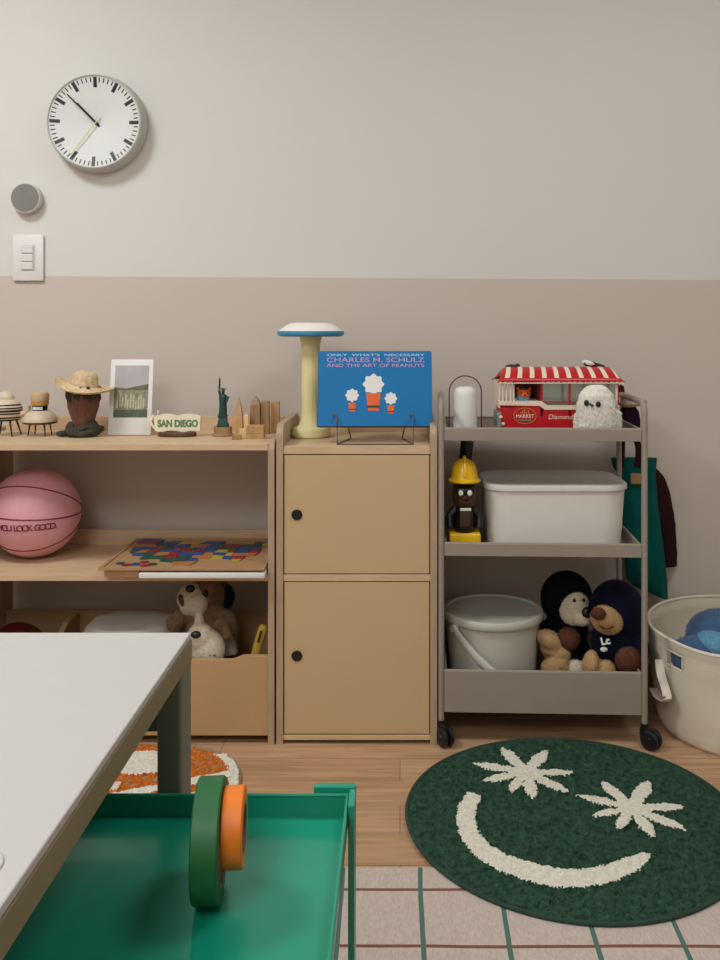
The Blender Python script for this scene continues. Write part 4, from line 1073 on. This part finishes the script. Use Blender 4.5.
sg = thing('souvenir_sign', 'cream souvenir sign with green lettering on a dark oval base', 'sign', (-.5755, 2.325, TZ))
mk('oval_base', lathe(B(), [(0, 0), (.048, 0), (.050, .003), (.050, .009), (.047, .012), (0, .012)], n=48, sy=.42), 'signbase', sg, smooth=True)
top = [(-.056 + .114 * k / 24, .052 + .006 * abs(math.sin(PI * k / 12)) ** .7) for k in range(25)]
bot = [(.060 - .116 * k / 12, .014 + .003 * math.sin(PI * k / 3)) for k in range(13)]
sp_ = mk('sign_plate', prism(B(), [(-.060, .05)] + top + [(.062, .056)] + bot, 'y', -.006, .006, bev=.001), 'signcream', sg)
text_mesh('sign_lettering', 'SAN DIEGO', .022, 'greenprint', sp_, (.003, -.0064, .033), bold=.0011).scale = (.90, 1.1, 1)
b = B(); tube(b, smoothpath([(-.056, -.002, .018), (-.066, -.004, .036), (-.060, -.002, .056)], 5), .003, 8); tube(b, [(-.066, -.004, .036), (-.070, 0, .05)], .0022, 8); ell(b, (-.048, -.006, .062), (.003, .003, .006), u=10, v=8); mk('sign_scroll', b, 'signcream', sg, smooth=True)

# statue figurine and skyline blocks
st = thing('statue_figurine', 'dark green robed statue figurine raising a torch on a round wooden plinth', 'figurine', (-.4595, 2.335, TZ))
mk('wood_plinth', lathe(B(), [(0, 0), (.028, 0), (.029, .003), (.028, .006), (.0235, .007), (.0235, .024), (0, .024)], n=32, sy=.8), 'blockd', st, smooth=True)
b = B(); 
def sq(w, d, z): return [(-w, -d, z), (w, -d, z), (w, d, z), (-w, d, z)]
loft(b, [sq(.0135, .0135, .024), sq(.0135, .0135, .030), sq(.0115, .0115, .032), sq(.0095, .0095, .048), sq(.0115, .0115, .050), sq(.0115, .0115, .0535)]); mk('pedestal', b, 'verdigris', st)
b = B(); lathe(b, [(0, .053), (.0105, .053), (.0098, .068), (.0090, .085), (.0095, .098), (.0088, .106), (.004, .110), (0, .111)], n=24, sy=.8)
for v in b.verts: v.co.xy *= 1 + .10 * math.sin(7 * math.atan2(v.co.y, v.co.x) + v.co.z * 90)
ell(b, (.001, -.001, .1155), (.0046, .0048, .0056), u=14, v=10)
tube(b, smoothpath([(-.007, 0, .105), (-.0095, 0, .118), (-.0085, 0, .134)], 5), [.0034] * 6 + [.0026] * 5, 10)
tube(b, smoothpath([(.008, 0, .104), (.012, -.003, .094), (.009, -.008, .090)], 5), .003, 10)
mk('robed_figure', b, 'verdigris', st, smooth=True)
b = B(); lathe(b, [(0, .134), (.0018, .134), (.003, .140), (.0022, .142), (.0028, .146), (0, .152)], (-.0085, 0, 0), n=12); mk('torch', b, 'verdigris', st, smooth=True)
b = B()
for k in range(7):
    a = math.radians(20 + k * 23); tube(b, [(.001 + .004 * math.cos(a), -.002, .118 + .003 * math.sin(a)), (.001 + .010 * math.cos(a), -.002, .119 + .008 * math.sin(a))], [.0012, .0003], 6)
mk('crown_rays', b, 'verdigris', st)
mk('tablet', box(B(), .0095, .0155, -.012, -.003, .088, .103, .0006, rot=(0, .35, 0)), 'verdigris', st)

GRP = 'wooden skyline blocks'
def block(name, label, m, x, y, build):
    t = mk(name, build(B()), m, loc=(x, y, TZ)); tag(t, label, 'wooden block', GRP)
def X_(px, Y): return (px - 400) / 900 * Y
block('wooden_spire', 'tall pointed pyramid-shaped wooden skyline block beside the statue', 'block', X_(239, 2.335), 2.335, lambda b: loft(b, [sq(.0125, .0125, 0), sq(.0085, .0085, .06), sq(.003, .003, .092), sq(.0006, .0006, .101)]))
block('wooden_tower', 'short stepped wooden tower block just right of the tallest spire', 'blockl', X_(246.5, 2.315), 2.315, lambda b: loft(b, [sq(.0062, .0062, 0), sq(.0058, .0058, .054), sq(.0038, .0038, .056), sq(.0038, .0038, .062)]))
block('wooden_tower', 'wooden tower block with rounded pointed top between spire and flat towers', 'blockd', X_(255.5, 2.375), 2.375, lambda b: loft(b, [sq(.0135, .0125, 0), sq(.0125, .0115, .078), sq(.0085, .008, .090), sq(.004, .004, .096), sq(.0015, .0015, .101)]))
block('wooden_tower', 'tall flat-topped dark wooden tower block, the left one of a pair', 'blockd', X_(265.5, 2.385), 2.385, lambda b: box(b, -.0105, .0105, -.0105, .0105, 0, .0865, .0006))
block('wooden_tower', 'flat-topped wooden tower block nearest the cupboard, right of its twin', 'block', X_(275.5, 2.41), 2.41, lambda b: box(b, -.0105, .0105, -.0105, .0105, 0, .0835, .0006))
block('wooden_block', 'low wide wooden block with carved horizontal lines in front of the towers', 'block', X_(256, 2.285), 2.285, lambda b: [box(b, -.0215, .0215, -.014, .014, k * .0068, k * .0068 + .0060, .0004) for k in range(5)] + [box(b, -.020, .020, -.0125, .0125, 0, .033)] and b)
block('wooden_block', 'tiny flat wooden block lying in front of the tallest spire', 'blockd', X_(236.5, 2.262), 2.262, lambda b: box(b, -.0115, .0115, -.006, .006, 0, .011, .0008))
block('wooden_block', 'small pale wooden cube between tallest spire and low carved block', 'blockl', X_(243.5, 2.29), 2.29, lambda b: box(b, -.0088, .0088, -.007, .007, 0, .024, .0008))

# ------------------------------------------------------------------ white table in the foreground
TX, TY1, TY0 = -.2065, .894, .12
tt = thing('white_table', 'white-topped table with steel legs in the left foreground', 'table', (-.85, .5, 0))
top = B(); box(top, -1.50, TX - .001, TY0, TY1 - .001, .6935, .7, .0012)
mk('tabletop', W(top, tt), 'table', tt)
mk('edge_band', W(box(B(), -1.501, TX, TY0 - .001, TY1, .672, .6935, .001), tt), 'tedge', tt, label='dark beige table edge')
for lx, ly in ((TX - .012, TY1 - .022), (-1.488, TY1 - .022), (TX - .012, TY0 + .022), (-1.488, TY0 + .022)):
    b = prism(B(), rrect(.024, .042, .004, n=3, cx=lx, cy=ly), 'z', .0048, .672); mk('leg', W(b, tt), 'tleg', tt, smooth=True)
mk('apron', W(box(B(), -1.476, TX - .0255, TY1 - .032, TY1 - .016, .615, .672, .001), tt), 'tleg', tt)
mk('apron', W(box(B(), -1.476, TX - .0255, TY0 + .016, TY0 + .032, .615, .672, .001), tt), 'tleg', tt)
gm = thing('cable_grommet', 'round white cable grommet set into the near left tabletop', 'grommet', (-.236, .502, .7))
gm.location = (-.2395, .502, .7001)
b = B(); lathe(b, [(.0135, 0), (.0170, 0), (.0172, .0006), (.0165, .0012), (.014, .0012), (.0135, .0006)], n=48); mk('ring', b, 'table', gm, smooth=True)
mk('cap', lathe(B(), [(0, 0), (.0132, 0), (.0132, .0007), (0, .0007)], n=48), 'table', gm)

# ------------------------------------------------------------------ green trolley
gx1, gx0, gy1, gy0 = -.0475, -.5475, .836, .516
gt_ = thing('green_trolley', 'emerald green steel trolley standing in the foreground beside the table', 'trolley', (-.2975, .676, 0))
GZ = .0048
def gtray(zf, zr, nm):
    b = B(); t = .0015
    box(b, gx0, gx1, gy0, gy1, zf - .002, zf)
    box(b, gx0, gx1, gy1 - t, gy1, zf - .002, zr); box(b, gx0, gx1, gy0, gy0 + t, zf - .002, zr)
    box(b, gx0, gx0 + t, gy0, gy1, zf - .002, zr); box(b, gx1 - t, gx1, gy0, gy1, zf - .002, zr)
    for s in ((gx1 - .001, gy0, gx1 - .001, gy1), (gx0 + .001, gy0, gx0 + .001, gy1), (gx0, gy1 - .001, gx1, gy1 - .001), (gx0, gy0 + .001, gx1, gy0 + .001)):
        tube(b, [(s[0], s[1], zr), (s[2], s[3], zr)], .0016, 8)
    mk(nm, W(b, gt_), 'greenpost', gt_)
gtray(.549, .5685, 'top_tray'); gtray(.16, .20, 'bottom_tray')
for sx in (0, 1):
    for sy in (0, 1):
        px_ = gx1 if sx else gx0; py_ = gy1 if sy else gy0
        dx = .0008 if sx else -.0068
        b = B(); box(b, px_ + dx, px_ + dx + .006, py_ - (.030 if sy else 0), py_ + (0 if sy else .030), .049, .574, .0012)
        mk('post', W(b, gt_), 'greenpost', gt_)
        b = B(); s = -1 if sx else 1
        x_a = px_ + (.0068 if sx else -.0068); x_b = x_a + s * .040
        y_a = py_ + (.001 if sy else -.001); y_b = y_a + (.009 if sy else -.009)
        prism(b, rrect(abs(x_b - x_a), .009, .004, cx=(x_a + x_b) / 2, cy=(y_a + y_b) / 2), 'z', .566, .5745, bev=.0008)
        mk('corner_clip', W(b, gt_), 'greenpost', gt_, smooth=True)
        b = B(); cyl(b, (px_ + dx + .003, py_ + (-.015 if sy else .015) - .009, .0268), .022, .018, (0, 1, 0), 28, bev=.003); box(b, px_ + dx - .004, px_ + dx + .010, py_ + (-.015 if sy else .015) - .010, py_ + (-.015 if sy else .015) + .010, .041, .050)
        mk('castor', W(b, gt_), 'black', gt_)
def roll(name, label, m, x0, w, z0, R, Ri):
    rz = math.radians(5); piv = Vector((-.1500, .716)); off = Matrix.Rotation(rz, 2) @ Vector((x0, 0))
    t = thing(name, label, 'tape roll', (piv.x + off.x, piv.y + off.y, z0), (0, 0, rz))
    b = B(); lathe(b, [(Ri, 0), (R - .001, 0), (R, .001), (R, w - .001), (R - .001, w), (Ri, w), (Ri, 0)], (0, 0, R), (1, 0, 0), 72); mk('tape', b, m, t, smooth=True)
    b = B(); lathe(b, [(Ri - .0025, -.0002), (Ri, -.0002), (Ri, w + .0004), (Ri - .0025, w + .0004), (Ri - .0025, -.0002)], (0, 0, R), (1, 0, 0), 56); mk('core', b, 'tapecore', t, smooth=True)
    return t
roll('green_tape_roll', 'wide green tape roll standing on edge in the green tray', 'tapegreen', -.0115, .0205, .5495, .0455, .034)
roll('orange_tape_roll', 'smaller orange tape roll stuck against the side of the green roll', 'tapeorange', .0095, .0165, .574, .0300, .019)

# ------------------------------------------------------------------ camera and light
cd = bpy.data.cameras.new('camera'); cam = link(bpy.data.objects.new('camera', cd))
cam.location = (0, 0, 1.0); cam.rotation_euler = (PI / 2, 0, 0)
cd.sensor_fit = 'VERTICAL'; cd.sensor_height = 24; cd.sensor_width = 18; cd.lens = 24 * 900 / 960
cd.shift_x = -40 / 960; cd.shift_y = -150 / 960; cd.clip_start = .02
bpy.context.scene.camera = cam
def area(name, loc, sx, sy, power, col, rot=(0, 0, 0)):
    l = bpy.data.lights.new(name, 'AREA'); l.shape = 'RECTANGLE'; l.size = sx; l.size_y = sy; l.energy = power; l.color = col
    o = link(bpy.data.objects.new(name, l)); o.location = loc; o.rotation_euler = rot; return o
LC = (.935, 1, 1.035)
area('key_and_fill_light', (-1.35, 1.25, 2.44), .5, .5, 27, LC)  # the room's ceiling lamp, placed from the shadow directions
area('key_and_fill_light', (.85, 1.15, 2.44), .6, .6, 13, LC)  # added fill to brighten the right side, not a known lamp
area('key_and_fill_light', (-.8, -.9, 2.44), 1.0, 1.0, 38, LC)  # added fill behind the camera, lifting front faces; no known fixture
w = bpy.data.worlds.new('world'); bpy.context.scene.world = w; w.use_nodes = True
w.node_tree.nodes['Background'].inputs[0].default_value = (.8, .85, 1, 1); w.node_tree.nodes['Background'].inputs[1].default_value = .2
sc = bpy.context.scene
sc.view_settings.view_transform = 'Standard'; sc.view_settings.look = 'None'; sc.view_settings.gamma = 1; sc.view_settings.exposure = 0
sc.view_settings.use_curve_mapping = False
